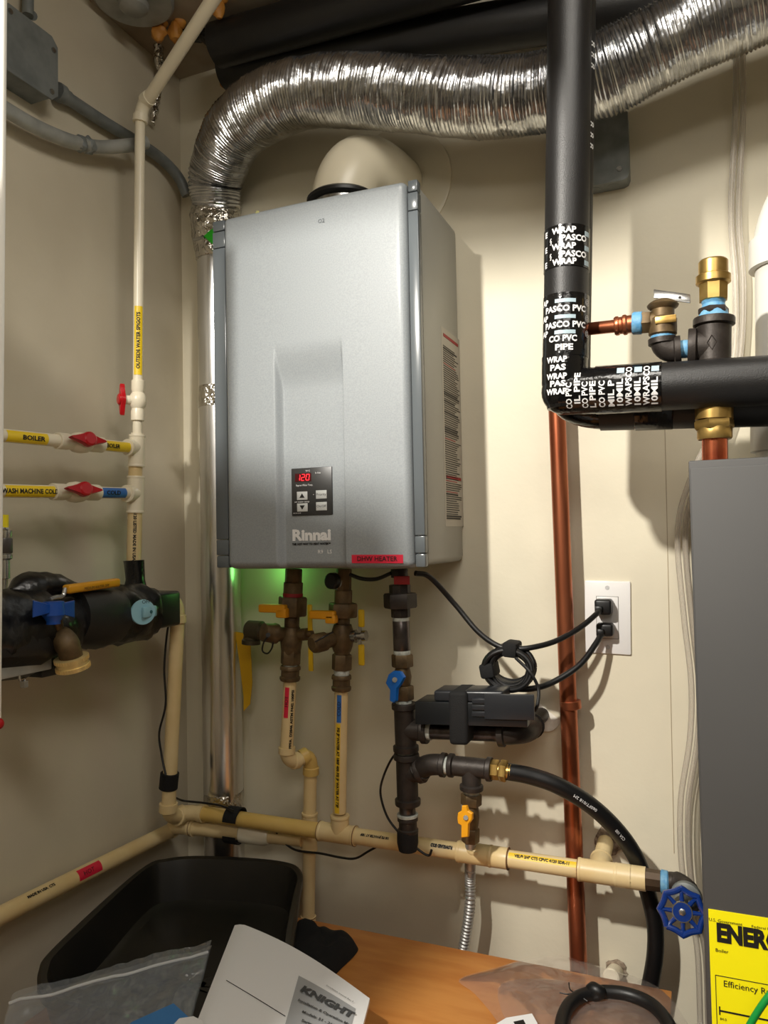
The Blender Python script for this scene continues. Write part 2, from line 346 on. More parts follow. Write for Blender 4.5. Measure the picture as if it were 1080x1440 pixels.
# skirt back to the case
rim = [i for i in range(nx)] + [j * nx + nx - 1 for j in range(1, len(zs))] + [(len(zs) - 1) * nx + i for i in range(nx - 2, -1, -1)] + [j * nx for j in range(len(zs) - 2, 0, -1)]
o0 = len(vs); vs += [V((vs[i].x, -0.196, vs[i].z)) for i in rim]; k = len(rim)
fs += [(rim[i], o0 + i, o0 + (i + 1) % k, rim[(i + 1) % k]) for i in range(k)]
obj('front_cover', MB().add(vs, fs), HPAINT, heater, ang=50)
def F(px, py, off=0.0): # point on the front cover
    p = Q(px, py, HF); y, _ = hgt(p.x, p.z)
    for _ in range(3): p = Q(px, py, y); y, _ = hgt(p.x, p.z)
    return V((p.x, y - off, p.z))
XR = V((1, 0, 0)); ZU = V((0, 0, 1))
# control panel (level square in the recess)
c0 = F(439, 691); pw = F(467, 690).x - F(410, 690).x; ph = F(439, 658).z - F(439, 725).z
cp = obj('control_panel', MB().box(c0 + V((0, -0.0008, 0)), (pw, 0.003, ph), bev=0.0012), PANELK, heater, label='dark control panel with red digits and four pale buttons')
def CP(u, v, o=0.0): return c0 + V(((u - 0.5) * pw, -0.0024 - o, (0.5 - v) * ph))
obj('display_window', MB().box(CP(0.30, 0.20), (pw * 0.40, 0.0006, ph * 0.17)), LEDB, cp)
def digits(mb, s, c, wd, h, up=ZU):
    segs = {'1': 'bc', '2': 'abged', '0': 'abcdef', '8': 'abcdefg'}; t = wd * 0.17
    for k, ch in enumerate(s):
        cc = c + XR * (k - (len(s) - 1) / 2) * wd * 1.55
        for g in segs[ch]:
            hz = {'a': h / 2, 'g': 0, 'd': -h / 2}
            if g in hz: mb.box(cc + ZU * hz[g] + XR * hz[g] * 0.12, (wd * 0.85, 0.0004, t))
            else:
                sx = wd / 2 if g in 'bc' else -wd / 2; sz = h / 4 if g in 'bf' else -h / 4
                mb.box(cc + XR * (sx + sz * 0.15) + ZU * sz, (t, 0.0004, h * 0.44))
    return mb
obj('digits', digits(MB(), '120', CP(0.30, 0.20, 0.0006), pw * 0.075, ph * 0.125), LED, cp)
for (u, v, t) in ((0.27, 0.585, 'U'), (0.27, 0.83, 'D'), (0.74, 0.575, 'Priority'), (0.74, 0.82, 'On/Off')):
    b = obj('button', MB().box(CP(u, v), (pw * 0.26, 0.0012, ph * 0.175), bev=0.0004), BTN, cp)
bt = MB()
for (u, v, up) in ((0.27, 0.585, 1), (0.27, 0.83, -1)):
    c = CP(u, v, 0.0008); s = pw * 0.065; bt.add([c + V((-s, 0, -s * .7 * up)), c + V((s, 0, -s * .7 * up)), c + V((0, 0, s * .8 * up))], [(0, 1, 2)])
flat_text(bt, 'Priority', CP(0.74, 0.575, 0.0002), XR, ZU, ph * 0.075); flat_text(bt, 'On/Off', CP(0.74, 0.82, 0.0002), XR, ZU, ph * 0.075)
obj('button_print', bt, PRT, cp)
wt = MB(); flat_text(wt, 'Approx Water Temp.', CP(0.33, 0.365), XR, ZU, ph * 0.055, width=pw * 0.42); flat_text(wt, 'set water temp.', CP(0.27, 0.71), XR, ZU, ph * 0.05, width=pw * 0.37)
flat_text(wt, 'In Use', CP(0.67, 0.12), XR, ZU, ph * 0.05); flat_text(wt, '°F/°C', CP(0.42, 0.07), XR, ZU, ph * 0.05); flat_text(wt, 'MC-91-2-US', CP(0.14, 0.95), XR, ZU, ph * 0.035)
wt.box(CP(0.55, 0.57), (0.001, 0.0006, 0.001)); obj('panel_print', wt, WHT, cp)
lt = MB(); flat_text(lt, 'Rinnai', F(438, 753), XR, ZU, 0.0235, bold=0.0011, width=F(465, 750).x - F(411, 750).x); flat_text(lt, 'R9   LS', F(457, 776), XR, ZU, 0.0085)
obj('maker_lettering', lt, WHT, heater)
lt = MB(); flat_text(lt, 'THE HOT WAY TO HEAT WATER™', F(438, 765), XR, ZU, 0.0044, bold=0.0003, width=F(465, 750).x - F(411, 750).x); obj('slogan_lettering', lt, PRT, heater)
a, b = F(495, 786), F(567, 786)
obj('name_label', MB().box((a + b) / 2 + V((0, -0.0006, 0)), ((b - a).length, 0.0006, 0.0125), ax=((b - a).normalized(), V((0, 1, 0)), ZU)), REDT, heater, label='red label strip reading DHW HEATER')
lt = MB(); flat_text(lt, 'DHW HEATER', (a + b) / 2 + V((0, -0.0012, 0)), b - a, ZU, 0.0098, bold=0.0001, width=0.064); obj('label_lettering', lt, PRT, heater)
sc = MB().box(F(452, 311) + V((0, -0.0003, 0)), (0.006, 0.0003, 0.009)); 
mk = MB().lathe(F(362, 299, 0.0003), F(362, 299, 1), [(0, 0.0035), (0.0004, 0.0035)], 12); obj('stain', mk, mat('yellow_spot', (170, 168, 110), 0.6), heater)
lt = MB(); flat_text(lt, 'O2', F(452, 311), XR, ZU, 0.009); obj('scratch_mark', lt, HTRIM, heater)
# rating and instruction sheet on the right side
sx = hx1 + 0.0006
def SD(px, py): return QX(px, py, hx1)
ya, yb = SD(625, 600).y, SD(650, 600).y; za, zb = SD(637, 740).z, SD(637, 470).z
sheet = obj('instruction_sheet', MB().box((hx1 - 0.0022, (ya + yb) / 2 + 0.0, (za + zb) / 2), (0.001, min(abs(yb - ya), 0.13), zb - za)), mat('sheet_paper', (176, 171, 160), 0.55), heater, label='pale printed instruction sheet with black and red lines')
L1 = MB(); L2 = MB(); yc = (ya + yb) / 2; z = zb - 0.03; rnd = random.Random(3); W = min(abs(yb - ya), 0.13)
while z > za + 0.012:
    ln = W * rnd.uniform(0.55, 0.86); h = 0.0013
    (L2 if rnd.random() < 0.07 else L1).box((hx1 - 0.0014, yc - W * 0.43 + ln / 2, z), (0.0006, ln, h if rnd.random() > .1 else .0026)); z -= 0.0036
for zz in (zb - 0.012, za + 0.08): L2.box((hx1 - 0.0014, yc, zz), (0.0006, W * 0.8, 0.005))
obj('small_print', L1, PRT, sheet, kind='stuff'); obj('warning_bar', L2, REDTAG, sheet)
# flue outlet: collar, black gasket, white elbow, wall plate
fc = V((Q(481, 250, -0.112).x, -0.112, hz1))
fl = thing('flue_elbow', 'white plastic flue elbow rising from the heater top and turning into the wall', 'flue', fc)
obj('collar', MB().lathe(fc + V((0, 0, -0.002)), fc + V((0, 0, 1)), [(0, 0.052), (0.030, 0.052), (0.030, 0.05), (0.05, 0.05)], 40), STEEL, fl)
obj('gasket', MB().lathe(fc + V((0, 0, 0.030)), fc + V((0, 0, 1)), [(0, 0.056), (0.003, 0.0605), (0.008, 0.0605), (0.012, 0.056)], 40), BLK, fl)
ez = hz1 + 0.038; wallp = V((fc.x + 0.012, 0.0, hz1 + 0.10))
pth = bend(V((fc.x, fc.y, ez)), V((fc.x, fc.y, hz1 + 0.125)), V((wallp.x, -0.03, wallp.z)), 16) + [wallp + V((0, 0, 0))]
pth = [V((fc.x + 0.055 * (i / 17) ** 1.2, p.y, p.z)) for i, p in enumerate(pth)]
obj('elbow', MB().tube(pth, 0.0525, 36), PVCI, fl)
obj('wall_plate', MB().lathe(V((pth[-1].x, 0, pth[-1].z)), V((pth[-1].x, -1, pth[-1].z)), [(0, 0.105), (0.004, 0.105), (0.006, 0.10), (0.006, 0.056)], 48), PVCI, fl)

# ================================================================ FLEX DUCT + RIGID FOIL DUCT
dp = [(-0.905, -0.072, Q(300, 300, -.08).z)]
dpts = [V((Q(303, 292, -0.052).x, -0.052, Q(303, 292, -0.052).z)), Q(305, 245, -0.07), Q(335, 180, -0.11), Q(400, 138, -0.135), Q(480, 127, -0.14), Q(560, 131, -0.14), Q(650, 138, -0.14), Q(740, 134, -0.14), Q(840, 108, -0.145), Q(920, 68, -0.15), Q(1000, 28, -0.155), Q(1090, -12, -0.16), Q(1180, -50, -0.165)]
sp = spline(dpts, 40)
cum = [0]
for i in range(1, len(sp)): cum.append(cum[-1] + (sp[i] - sp[i - 1]).length)
step = 0.00135; out = []; rr = []; s = 0; j = 0
while s < cum[-1] - 0.001:
    while cum[j + 1] < s: j += 1
    t = (s - cum[j]) / (cum[j + 1] - cum[j]); out.append(sp[j].lerp(sp[j + 1], t))
    base = 0.051 if s < 0.1 else 0.0555
    if s < 0.14: base = 0.045 + 0.0105 * s / 0.14
    ph = s / 0.0054 + 0.35 * math.sin(s * 60) ; rr.append(base + 0.0016 * math.sin(ph * 2 * math.pi) + 0.0012 * math.sin(s * 33)); s += step
duct = thing('flexible_duct', 'shiny ribbed aluminium flexible duct curving across the top above the heater', 'duct', out[0])
mb = MB().tube(out, rr, 56, jit=0.0022)
obj('ribbed_hose', mb, FOIL, duct, ang=60)
# rigid duct
tz = Q(301, 300, -0.075).z; rd = V((Q(304, 292, -.045).x, -0.045, 0))
def RD(py): return V((rd.x + 0.0 * py, -0.072, Q(301, py, -0.072).z))
riser = thing('rigid_duct', 'smooth vertical foil duct standing in the corner left of the heater', 'duct', V((rd.x, -0.045, 0.8)))
obj('pipe', MB().tube([V((rd.x, -0.045, z)) for z in [0.80 + 0.04 * i for i in range(int((tz - 0.80) / 0.04) + 1)]], 0.037, 40, jit=0.0015), FOILP, riser, ang=60)
zt = Q(301, 292, -.045).z; zb2 = Q(301, 368, -.045).z
obj('foil_tape', MB().tube([V((rd.x, -0.045, zb2 + (zt - zb2) * i / 14)) for i in range(15)], [0.039 + 0.009 * sm(i / 9) + 0.0006 * (i % 2) for i in range(15)], 48, jit=0.004), FOILC, riser, ang=60)
for zc in (Q(301, 560, -.045).z, Q(301, 1125, -.045).z): obj('foil_joint_tape', MB().tube([V((rd.x, -0.045, zc - 0.02 + 0.01 * i)) for i in range(5)], [.0375, .0381, .0383, .0381, .0375], 40, jit=0.002), FOILC, riser)
zc = Q(301, 336, -.045).z
clamp = thing('hose_clamp', 'steel band clamp with green plastic key around the foil duct', 'clamp', (rd.x, -0.045, zc))
obj('band', MB().lathe(V((rd.x, -0.045, zc - 0.006)), V((rd.x, -0.045, 9)), [(0, 0.043), (0.001, 0.044), (0.011, 0.044), (0.012, 0.043)], 40), STEEL, clamp)
g = Q(290, 333, -0.125); obj('screw', MB().lathe(Q(272, 337, -0.118), g, [(0, 0.003), (0.02, 0.003), (0.025, 0.0045), (0.03, 0.003)], 10), STEEL, clamp)
obj('key', MB().prism([Q(288, 333, -.122), Q(294, 327, -.122), Q(306, 318, -.122), Q(310, 332, -.122), Q(306, 349, -.122), Q(296, 341, -.122)], (0, -1, 0), 0.004, 0.001), GREENP, clamp)
lb = MB(); P = V((rd.x, -0.045, Q(298, 375, -.1).z))
a_, b_ = V((rd.x, -0.045, P.z - 0.1)), V((rd.x, -0.045, P.z + 0.1)); cyl_patch(lb, a_, b_, 0.42, 0.58, 0.0385, 0.000, 0.018); obj('barcode_sticker', lb, WHT, riser)
lb = MB()
for i in range(6): cyl_patch(lb, a_, b_, 0.45, 0.54, 0.0389, 0.003 + 0.0022 * i, 0.0042 + 0.0022 * i, n=1)
obj('barcode', lb, PRT, riser)

# ================================================================ CEILING AREA, LEFT WALL FITTINGS
cp_ = QZ(188, -6, 2.449)
rc = thing('ceiling_box_cover', 'round grey metal cover with a centre knob fixed to the ceiling by the left wall', 'cover plate', cp_)
obj('disc', MB().lathe(cp_, cp_ - V((0, 0, 1)), [(0, 0.068), (0.008, 0.068), (0.012, 0.064), (0.012, 0.03)], 40), GALVL, rc)
obj('knob', MB().lathe(cp_ - V((0, 0, 0.011)), cp_ - V((0, 0, 1)), [(0, 0.02), (0.003, 0.026), (0.012, 0.024), (0.018, 0.015)], 24), GALVL, rc)
# junction box on left wall
XW = -0.955
bxp = [QX(13, 20, XW + .045), QX(45, 17, XW + .045), QX(80, 62, XW + .045), QX(84, 92, XW + .045), QX(82, 140, XW + .045), QX(78, 152, XW + .045), QX(48, 138, XW + .045), QX(10, 112, XW + .045)]
y0 = QX(6, 80, XW + .045).y; y1 = QX(82, 80, XW + .045).y; z1 = QX(40, 25, XW + .045).z; z0 = QX(78, 140, XW + .045).z
jb = thing('junction_box', 'dark grey square electrical junction box on the left wall near the ceiling', 'electrical box', (XW, (y0 + y1) / 2, z0))
def octo(y0, y1, z0, z1, x, c=0.012): return [V((x, y0 + c, z0)), V((x, y1 - c, z0)), V((x, y1, z0 + c)), V((x, y1, z1 - c)), V((x, y1 - c, z1)), V((x, y0 + c, z1)), V((x, y0, z1 - c)), V((x, y0, z0 + c))]
obj('box', MB().prism(octo(y0, y1, z0, z1, XW), (1, 0, 0), 0.040), GALV, jb)
obj('cover', MB().prism(octo(y0 - .002, y1 + .002, z0 - .002, z1 + .002, XW + .040), (1, 0, 0), 0.003, 0.001), GALV, jb)
for (yy, zz) in ((y1 - .008, z1 - .02), (y0 + .012, z1 - .01), (y1 - .012, z0 + .01)): obj('screw', MB().lathe((XW + .042, yy, zz), (1, yy, zz), [(0, .0045), (.003, .004)], 12), STEEL, jb)
cx = XW + 0.016
c1 = spline([QX(80, 128, cx), QX(110, 148, cx), QX(150, 174, cx), QX(190, 198, cx), QX(225, 222, cx), QX(250, 248, cx + .01), QX(263, 275, cx + .02)], 10)
cd1 = thing('conduit', 'grey metal conduit running from the junction box down to the corner', 'conduit', c1[0])
obj('pipe', MB().tube(c1, 0.0105, 16), GALV, cd1); obj('connector', MB().lathe(c1[0], c1[2], [(0, .015), (.012, .015), (.014, .012), (.024, .012)], 12), GALV, cd1)
c2 = spline([QX(-30, 130, cx + .012), QX(10, 155, cx + .012), QX(50, 178, cx + .012), QX(100, 199, cx + .012), QX(140, 207, cx + .014), QX(185, 204, cx + .03), QX(205, 200, cx + .04)], 10)
cd2 = thing('conduit', 'lower grey bent conduit passing under the junction box behind the ivory pipe', 'conduit', c2[0]); obj('pipe', MB().tube(c2, 0.0115, 16), GALVL, cd2)
for p in (c2[33], c2[36]): obj('coupling', MB().blob(p, 0.0135, jit=.004, js=150), GALV, cd2)
c3 = [QX(40, -30, cx), QX(39, 22, cx)]; cd3 = thing('conduit', 'short conduit stub entering the junction box from above', 'conduit', c3[0]); obj('pipe', MB().tube(c3, 0.0085, 16), GALV, cd3)
obj('strap', MB().lathe(QX(46, 22, cx), QX(46, 22, cx + 1), [(0, .007), (.004, .007)], 12), GALV, cd3)
# caulk/foil streak on left wall
ck = spline([QX(222, 55, XW + .03), QX(224, 100, XW + .02), QX(220, 140, XW + .014), QX(214, 175, XW + .01)], 10)
obj('sealant_streak', MB().tube(ck, [.010 - .00018 * i for i in range(len(ck))], 14, jit=.006), FOILC, label='crumpled grey foil sealant hanging in a streak behind the ivory pipe', cat='sealant')
for i, (px, py, rr_, lab) in enumerate(((224, 45, .013, 'orange spray foam blob below the round ceiling cover, left one'), (247, 44, .013, 'orange spray foam blob below the round ceiling cover, right one'), (319, 110, .015, 'orange spray foam drip beside the end of the black overhead pipe'), (308, 10, .013, 'orange spray foam blob at the top next to the ivory pipe'))):
    c = QZ(px, py, 2.435) if i != 2 else Q(px, py, -.02); b = MB().blob(c, (rr_, rr_, rr_ * 1.5), jit=.008, js=70); b.blob(c + V((.008, 0, .016)), rr_ * .8, jit=.006)
    obj('foam_blob', b, FOAM, label=lab, cat='foam', group=None)
# dark stained patch where the pipes enter (torn ceiling corner)
st = MB().grid(lambda u, v: Q(170 + 190 * u + 25 * noise.noise(V((u * 3, v * 3, 1))), 55 + (105 + 30 * noise.noise(V((u * 5, 0, 2)))) * v, -0.0012) , 20, 12)
# white pipe at far left edge
a, b = Q(3, -30, -0.72), Q(-6, 800, -0.72)
obj('white_pipe', pipe_mb(Q(1, -40, -0.68), Q(-8, 1010, -0.68), PR(Q(0, 300, -.68), 17)), PVCW, label='white vertical pipe cut by the left edge of the picture', cat='pipe')
# ================================================================ BLACK INSULATED PIPES
def ins_run(name, label, segs, cat='pipe'):
    t = thing(name, label, cat, segs[0][0])
    for A, B, r in segs: obj('insulation', pipe_mb(A, B, r, 36), BLKM, t)
    return t
ohA, ohB = Q(303, 62, -0.10), Q(1000, -110, -0.24)
t = ins_run('insulated_pipe', 'upper black foam insulated pipe running overhead along the ceiling', [(Q(305, 64, -.12), Q(980, -125, -0.12), PR(Q(320, 60, -.12), 58))])
t = ins_run('insulated_pipe', 'lower black foam insulated pipe overhead just above the ribbed duct', [(Q(318, 98, -.050), Q(1000, -10, -0.05), PR(Q(640, 50, -.05), 62))])
obj('plastic_wrap', MB().blob(Q(283, 24, -.10), (.045, .03, .045), jit=.03, js=40), BLKT, label='black plastic wrap bundled at the ceiling corner behind the ivory pipe', cat='wrap')
YP = -0.30
r1 = PR(Q(795, 250, YP), 61)
pA, pT, pC = Q(802, -60, YP), Q(795, 505, YP), Q(794, 551, YP)
pH, pE = Q(840, 549, YP), Q(1130, 532, YP)
ins1 = thing('insulated_pipe', 'front black insulated pipe dropping from the ceiling and turning right above the boiler', 'pipe', pC)
obj('vertical_insulation', pipe_mb(pA, pT, r1, 40), BLKM, ins1)
obj('horizontal_insulation', pipe_mb(pH, pE, r1 * 1.04, 40), BLKM, ins1)
eb = bend(pT + V((0, 0, .0005)), pC + (pC - pT) * 0.05, pH, 10)
obj('elbow_insulation', MB().tube([Q(794, 503, YP)] + [Q(794, 540, YP), Q(794.5, 575, YP)], [r1 * 1.03, r1 * 1.03, r1 * 0.8], 40).tube([Q(790, 551, YP), Q(845, 549, YP)], r1 * 1.05, 40).blob(pC, r1 * 1.05, seg=28), BLKT, ins1)
# printed tape
def band(A, B, t0, t1, r, name='printed_tape', m=BLKT):
    P0, P1 = V(A).lerp(V(B), t0), V(A).lerp(V(B), t1); L = (P1 - P0).length
    return obj(name, MB().lathe(P0, P1, [(0, r), (0.0003, r + .0008), (L - .0003, r + .0008), (L, r)], 44), m, ins1, label='glossy black wrap tape printed with white lettering')
def tOf(py): # parameter along vertical run from picture height
    return (Q(797, py, YP).z - pA.z) / (pT.z - pA.z)
band(pA, pT, tOf(326), tOf(384), r1); band(pA, pT, tOf(419), tOf(505), r1)
tr = r1 + 0.0008
LT = []
def newtx():
    m = MB(); LT.append(m); return m
for py, s, c in ((335, 'WRAP', -.004), (346, 'PASCO', .010), (357, 'WRAP', -.004), (368, 'PASCO', .010), (378, 'WRAP', -.003), (442, 'PASCO PVC', -.001), (464, 'PASCO PVC', -.001), (483, 'CO PVC', -.004), (495, 'PIPE', -.002)):
    cyl_text(newtx(), s, pA, pT, tOf(py), tr, 0.0102, along=0, bold=0.0004, c0=0 + c, width={'WRAP': .031, 'PASCO': .034, 'PASCO PVC': .056, 'CO PVC': .036, 'PIPE': .022}[s])
for py, s in ((336, 'E'), (357, 'E'), (378, 'E'), (431, 'AP'), (453, 'AP'), (474, 'AP')): cyl_text(newtx(), s, pA, pT, tOf(py), tr, 0.0095, along=0, bold=0.0004, c0=-0.030)
for py, s in ((512, 'WRAP'), (523, ' PAS'), (535, 'WRAP'), (545, ' PAS'), (556, 'WRAP')): cyl_text(newtx(), s, Q(795, 470, YP), Q(794, 580, YP), (py - 470) / 110, r1 * 1.055, 0.0098, along=0, bold=0.0004, c0=-0.011, width=.027 if len(s.strip()) > 3 else .020)
for py, s in ((347, '§'), (368, '§'), (431, '@'), (453, '@'), (474, '@')): cyl_text(newtx(), s, pA, pT, tOf(py), tr, .009, along=0, c0=-.021 if py < 400 else .031)
hA, hB = Q(830, 549, YP), Q(935, 543.5, YP)
def th(px): return (px - 830) / 105
for px, s, c in ((804, 'CO PVC', 0), (816, 'IL PIPE', 0), (827, 'CO PVC', 0), (838, 'L PIPE', 0), (851, 'CO PVC', 0), (864, 'MIL P', -.002), (876, '10MIL', 0), (888, 'WRAPSCO', 0), (900, '10MIL', 0), (912, 'WRAPSCO', 0), (923, '10MIL', 0)):
    P0, d, n, q = cyl_frame(hA, hB, th(px)); sg = 1 if q.dot(UP) > 0 else -1
    vs_, fs_ = text2d(s, 0.0098, .0003); wd = max(v[0] for v in vs_) - min(v[0] for v in vs_); k = (0.034 if len(s) < 7 else .052) / wd; k = min(k, 1.5)
    sR = 1 if d.dot(RT) > 0 else -1
    newtx().add([cyl_map(P0, d, n, q, r1 * 1.06 + .0012, -y * sR, sg * (x * k + (-.006 if len(s) < 7 else .004))) for x, y in vs_], fs_)
for m_ in LT: obj('tape_lettering', m_, WHT, ins1)
EM = mat('pale_blue_print', (170, 190, 200), .4)
for py in (338, 358, 378): bx = MB(); cyl_patch(bx, pA, pT, tOf(py) - .006, tOf(py) + .006, tr, .024, .034, off=.0004, side=1); obj('tape_emblem', bx, EM, ins1)
for py in (431, 453, 474): bx = MB(); cyl_patch(bx, pA, pT, tOf(py) - .0045, tOf(py) + .0045, tr, -.014, .012, off=.0004, side=1); obj('tape_emblem', bx, EM, ins1)
for px in (876, 900, 923):
    P0, d, n, q = cyl_frame(hA, hB, th(px)); sg = 1 if q.dot(UP) > 0 else -1
    bx = MB(); bx.grid(lambda u, v: cyl_map(P0, d, n, q, r1 * 1.06 + .0012, (u - .5) * .0085, sg * (.020 + .009 * v)), 2, 5); obj('tape_emblem', bx, EM, ins1)
hp0, hp1 = Q(838, 549, YP), Q(931, 543.8, YP)
obj('printed_tape', MB().lathe(hp0, hp1, [(0, r1 * 1.045), (.0003, r1 * 1.04 + .0012), ((hp1 - hp0).length, r1 * 1.04 + .0012)], 44), BLKT, ins1, label='glossy black wrap tape printed with white lettering')
# second pipe just behind
Y2 = -0.236; r2 = PR(Q(806, 250, Y2), 57)
ins2 = thing('insulated_pipe', 'rear black insulated pipe mostly hidden behind the front one, tape lettering on its edge', 'pipe', Q(806, 560, Y2))
obj('vertical_insulation', pipe_mb(Q(810, -60, Y2), Q(800, 560, Y2), r2, 36), BLKM, ins2)
obj('elbow_insulation', MB().tube(bend(Q(800, 552, Y2), Q(800, 572, Y2), Q(850, 575, Y2)), r2, 36), BLKT, ins2)
obj('horizontal_insulation', pipe_mb(Q(845, 576, Y2), Q(1130, 566, Y2), r2 * 1.02, 36), BLKM, ins2)
obj('wrap_tape', MB().lathe(Q(893, 574, Y2), Q(938, 572, Y2), [(0, r2 * 1.04), (.001, r2 * 1.07), (.045, r2 * 1.07), (.047, r2 * 1.03)], 40), BLKT, ins2)
a2, b2 = Q(810, -60, Y2), Q(800, 560, Y2)
for py in (75, 90, 105, 185, 200, 215): 
    t_ = (Q(806, py, Y2).z - a2.z) / (b2.z - a2.z); tx = MB(); cyl_text(tx, 'PASCO', a2, b2, t_, r2, .008, along=0, bold=.0005, c0=.022); obj('tape_lettering', tx, WHT, ins2)
# copper drop near the wall
Yc = -0.042; ca, cb = Q(781, 520, Yc), Q(818, 1400, Yc)
cpz = cb.copy(); cpz.z = 0.0
cpp = thing('copper_pipe', 'long vertical bare copper pipe down the back wall', 'pipe', (cb.x, Yc, 0))
obj('pipe', pipe_mb(ca, V((cb.x + .006, Yc, 0.02)), PR(Q(800, 950, Yc), 24), 24), COPP, cpp)
obj('coupling', MB().lathe(Q(802, 985, Yc), Q(804, 1000, Yc), [(0, .0155), (.001, .0163), (.012, .0163), (.013, .0155)], 24), COPP, cpp)

# metal box on back wall right of the pipes
b0, b1 = Q(800, 160, -0.03), Q(885, 252, -0.03)
eb_ = thing('electrical_box', 'galvanised square electrical box with blank cover on the back wall under the ribbed duct', 'electrical box', (b1.x, 0, b1.z))
def octy(x0, x1, z0, z1, y, c=.01): return [V((x0 + c, y, z0)), V((x1 - c, y, z0)), V((x1 - c * .3, y, z0 + c * .3)), V((x1, y, z0 + c)), V((x1, y, z1 - c)), V((x1 - c, y, z1)), V((x0 + c, y, z1)), V((x0, y, z1 - c)), V((x0, y, z0 + c))]
X0, X1, Z0, Z1 = b1.x - .115, b1.x, b1.z, b1.z + .115
obj('box', MB().prism(octy(X0, X1, Z0, Z1, 0), (0, -1, 0), .030), GALV, eb_); obj('cover', MB().prism(octy(X0 - .001, X1 + .001, Z0 - .001, Z1 + .001, -.030), (0, -1, 0), .003, .001), GALV, eb_)
obj('screw', MB().lathe((X1 - .014, -.032, Z0 + .018), (X1 - .014, -1, Z0 + .018), [(0, .005), (.003, .004)], 12), STEEL, eb_)
for xx in (X1 - .025, X1 - .055, X1 - .085): obj('knockout', MB().lathe((xx, -.015, Z0 + .001), (xx, -.015, Z0 - 1), [(0, .010), (.0015, .010)], 20), GALV, eb_)

# ================================================================ RELIEF VALVE + AIR VENT ABOVE THE BOILER
YR = -0.285
rv = thing('relief_valve', 'brass relief valve with flat steel lever fed by a short copper pipe', 'valve', Q(932, 465, YR))
obj('copper_stub', pipe_mb(Q(815, 464, YR + .02), Q(880, 457, YR), PR(Q(850, 460, YR), 18), 24), COPP, rv)
obj('copper_adapter', MB().lathe(Q(864, 459, YR), Q(892, 455, YR), [(0, .0105), (.002, .0118), (.005, .0118), (.006, .0105), (.009, .0105), (.011, .0125), (.014, .0125), (.016, .0108), (.024, .0112), (.025, .0125), (.029, .0125)], 24), COPP, rv)
obj('thread_sealant', MB().lathe(Q(889, 455, YR), Q(903, 454, YR), [(0, .0125), (.002, .0138), (.011, .0138), (.0125, .0125)], 20), TEFB, rv)
mb = MB(); hexa(mb, Q(902, 454, YR), Q(915, 453, YR), .0145)
mb.lathe(Q(932, 475, YR), Q(932, 415, YR), [(0, .0115), (.004, .0165), (.022, .0165), (.025, .0135), (.034, .0135), (.037, .0175), (.0395, .0185), (.042, .0165), (.046, .010)], 28)
mb.lathe(Q(912, 454, YR), Q(932, 452, YR), [(0, .012), (.017, .012)], 20); obj('body', mb, BRASO, rv)
obj('name_plate', MB().box(Q(936, 449, YR - .0165), (.024, .002, .009), bev=.0008), BRAS, rv)
mb = MB().box((Q(945, 418, YR) + V((0, -.004, 0))), (.043, .0125, .0022), ax=((Q(967, 421, YR) - Q(924, 415, YR)).normalized(), V((0, .35, .93)), V((0, -.93, .35))), bev=.001); lever = obj('lever', mb, STEEL, rv)
hm = MB()
for px in (933, 956): hm.lathe(Q(px, 417 + (px - 933) * .1, YR - .004), Q(px, 417 + (px - 933) * .1, YR - .004) + V((0, -.93, .35)), [(0, .0020), (.0016, .0020)], 12)
obj('lever_hole', hm, PRT, lever)
TE = Q(1003, 480, YR)
obj('thread_sealant', MB().lathe(Q(932, 468, YR), Q(932, 482, YR), [(0, .0125), (.002, .0142), (.014, .014), (.016, .0125)], 20), TEFB, rv)
ie = thing('iron_elbow', 'black cast iron elbow below the relief valve with blue sealant', 'pipe fitting', Q(935, 490, YR))
obj('elbow', elbow_mb(Q(932, 477, YR), Q(933, 495, YR) , Q(957, 492, YR), .0150, 1.15, .006), IRON, ie)
obj('nipple', pipe_mb(Q(955, 491.5, YR), Q(975, 490, YR), .0108), TEFB, ie)
tee = thing('iron_tee', 'black iron tee with cast diamond mark standing on the black insulated pipe', 'pipe fitting', Q(1003, 505, YR))
mb = tee_mb(Q(1004, 448, YR), Q(1003, 520, YR), Q(1003, 488, YR), Q(968, 490, YR), .0195, 1.2, .008, 28); obj('body', mb, IRON, tee)
dm = Q(1001, 481, YR - .0197); mb = MB(); s_ = .005
pts = [dm + V((0, 0, s_ * 1.7)), dm + V((s_, 0.0006, 0)), dm + V((0, 0, -s_ * 1.7)), dm + V((-s_, 0.0006, 0))]
mb.tube(pts + [pts[0], pts[1]], .0006, 6); obj('cast_mark', mb, IRON, tee)
av = thing('air_vent', 'brass automatic air vent with black cap on top of the iron tee', 'air vent', Q(1003, 450, YR))
a, b = Q(1003.5, 449, YR), Q(1003, 370, YR); Lv = (b - a).length
obj('thread_sealant', MB().lathe(a, b, [(0, .019), (.004, .017), (.018, .0125), (.024, .0145), (.027, .0125)], 24), TEFB, av)
mb = MB(); hexa(mb, Q(1003.4, 443, YR), Q(1003.3, 433, YR), .0175); obj('bushing', mb, IRON, av)
c, d = Q(1003, 425, YR), Q(1003, 370, YR)
mb = MB(); mb.lathe(c, d, [(0, .011), (.002, .0165), (.0215, .0168)], 8, .5); mb.lathe(c, d, [(.021, .0168), (.023, .0195), (.031, .0195), (.033, .0165), (.048, .0165), (.050, .0150), (.0505, .006)], 32); obj('body', mb, BRAS, av)
obj('cap', MB().lathe(Q(998, 380, YR), Q(998, 370, YR), [(0, .0045), (.0055, .0045), (.006, .0038)], 14), BLK, av)
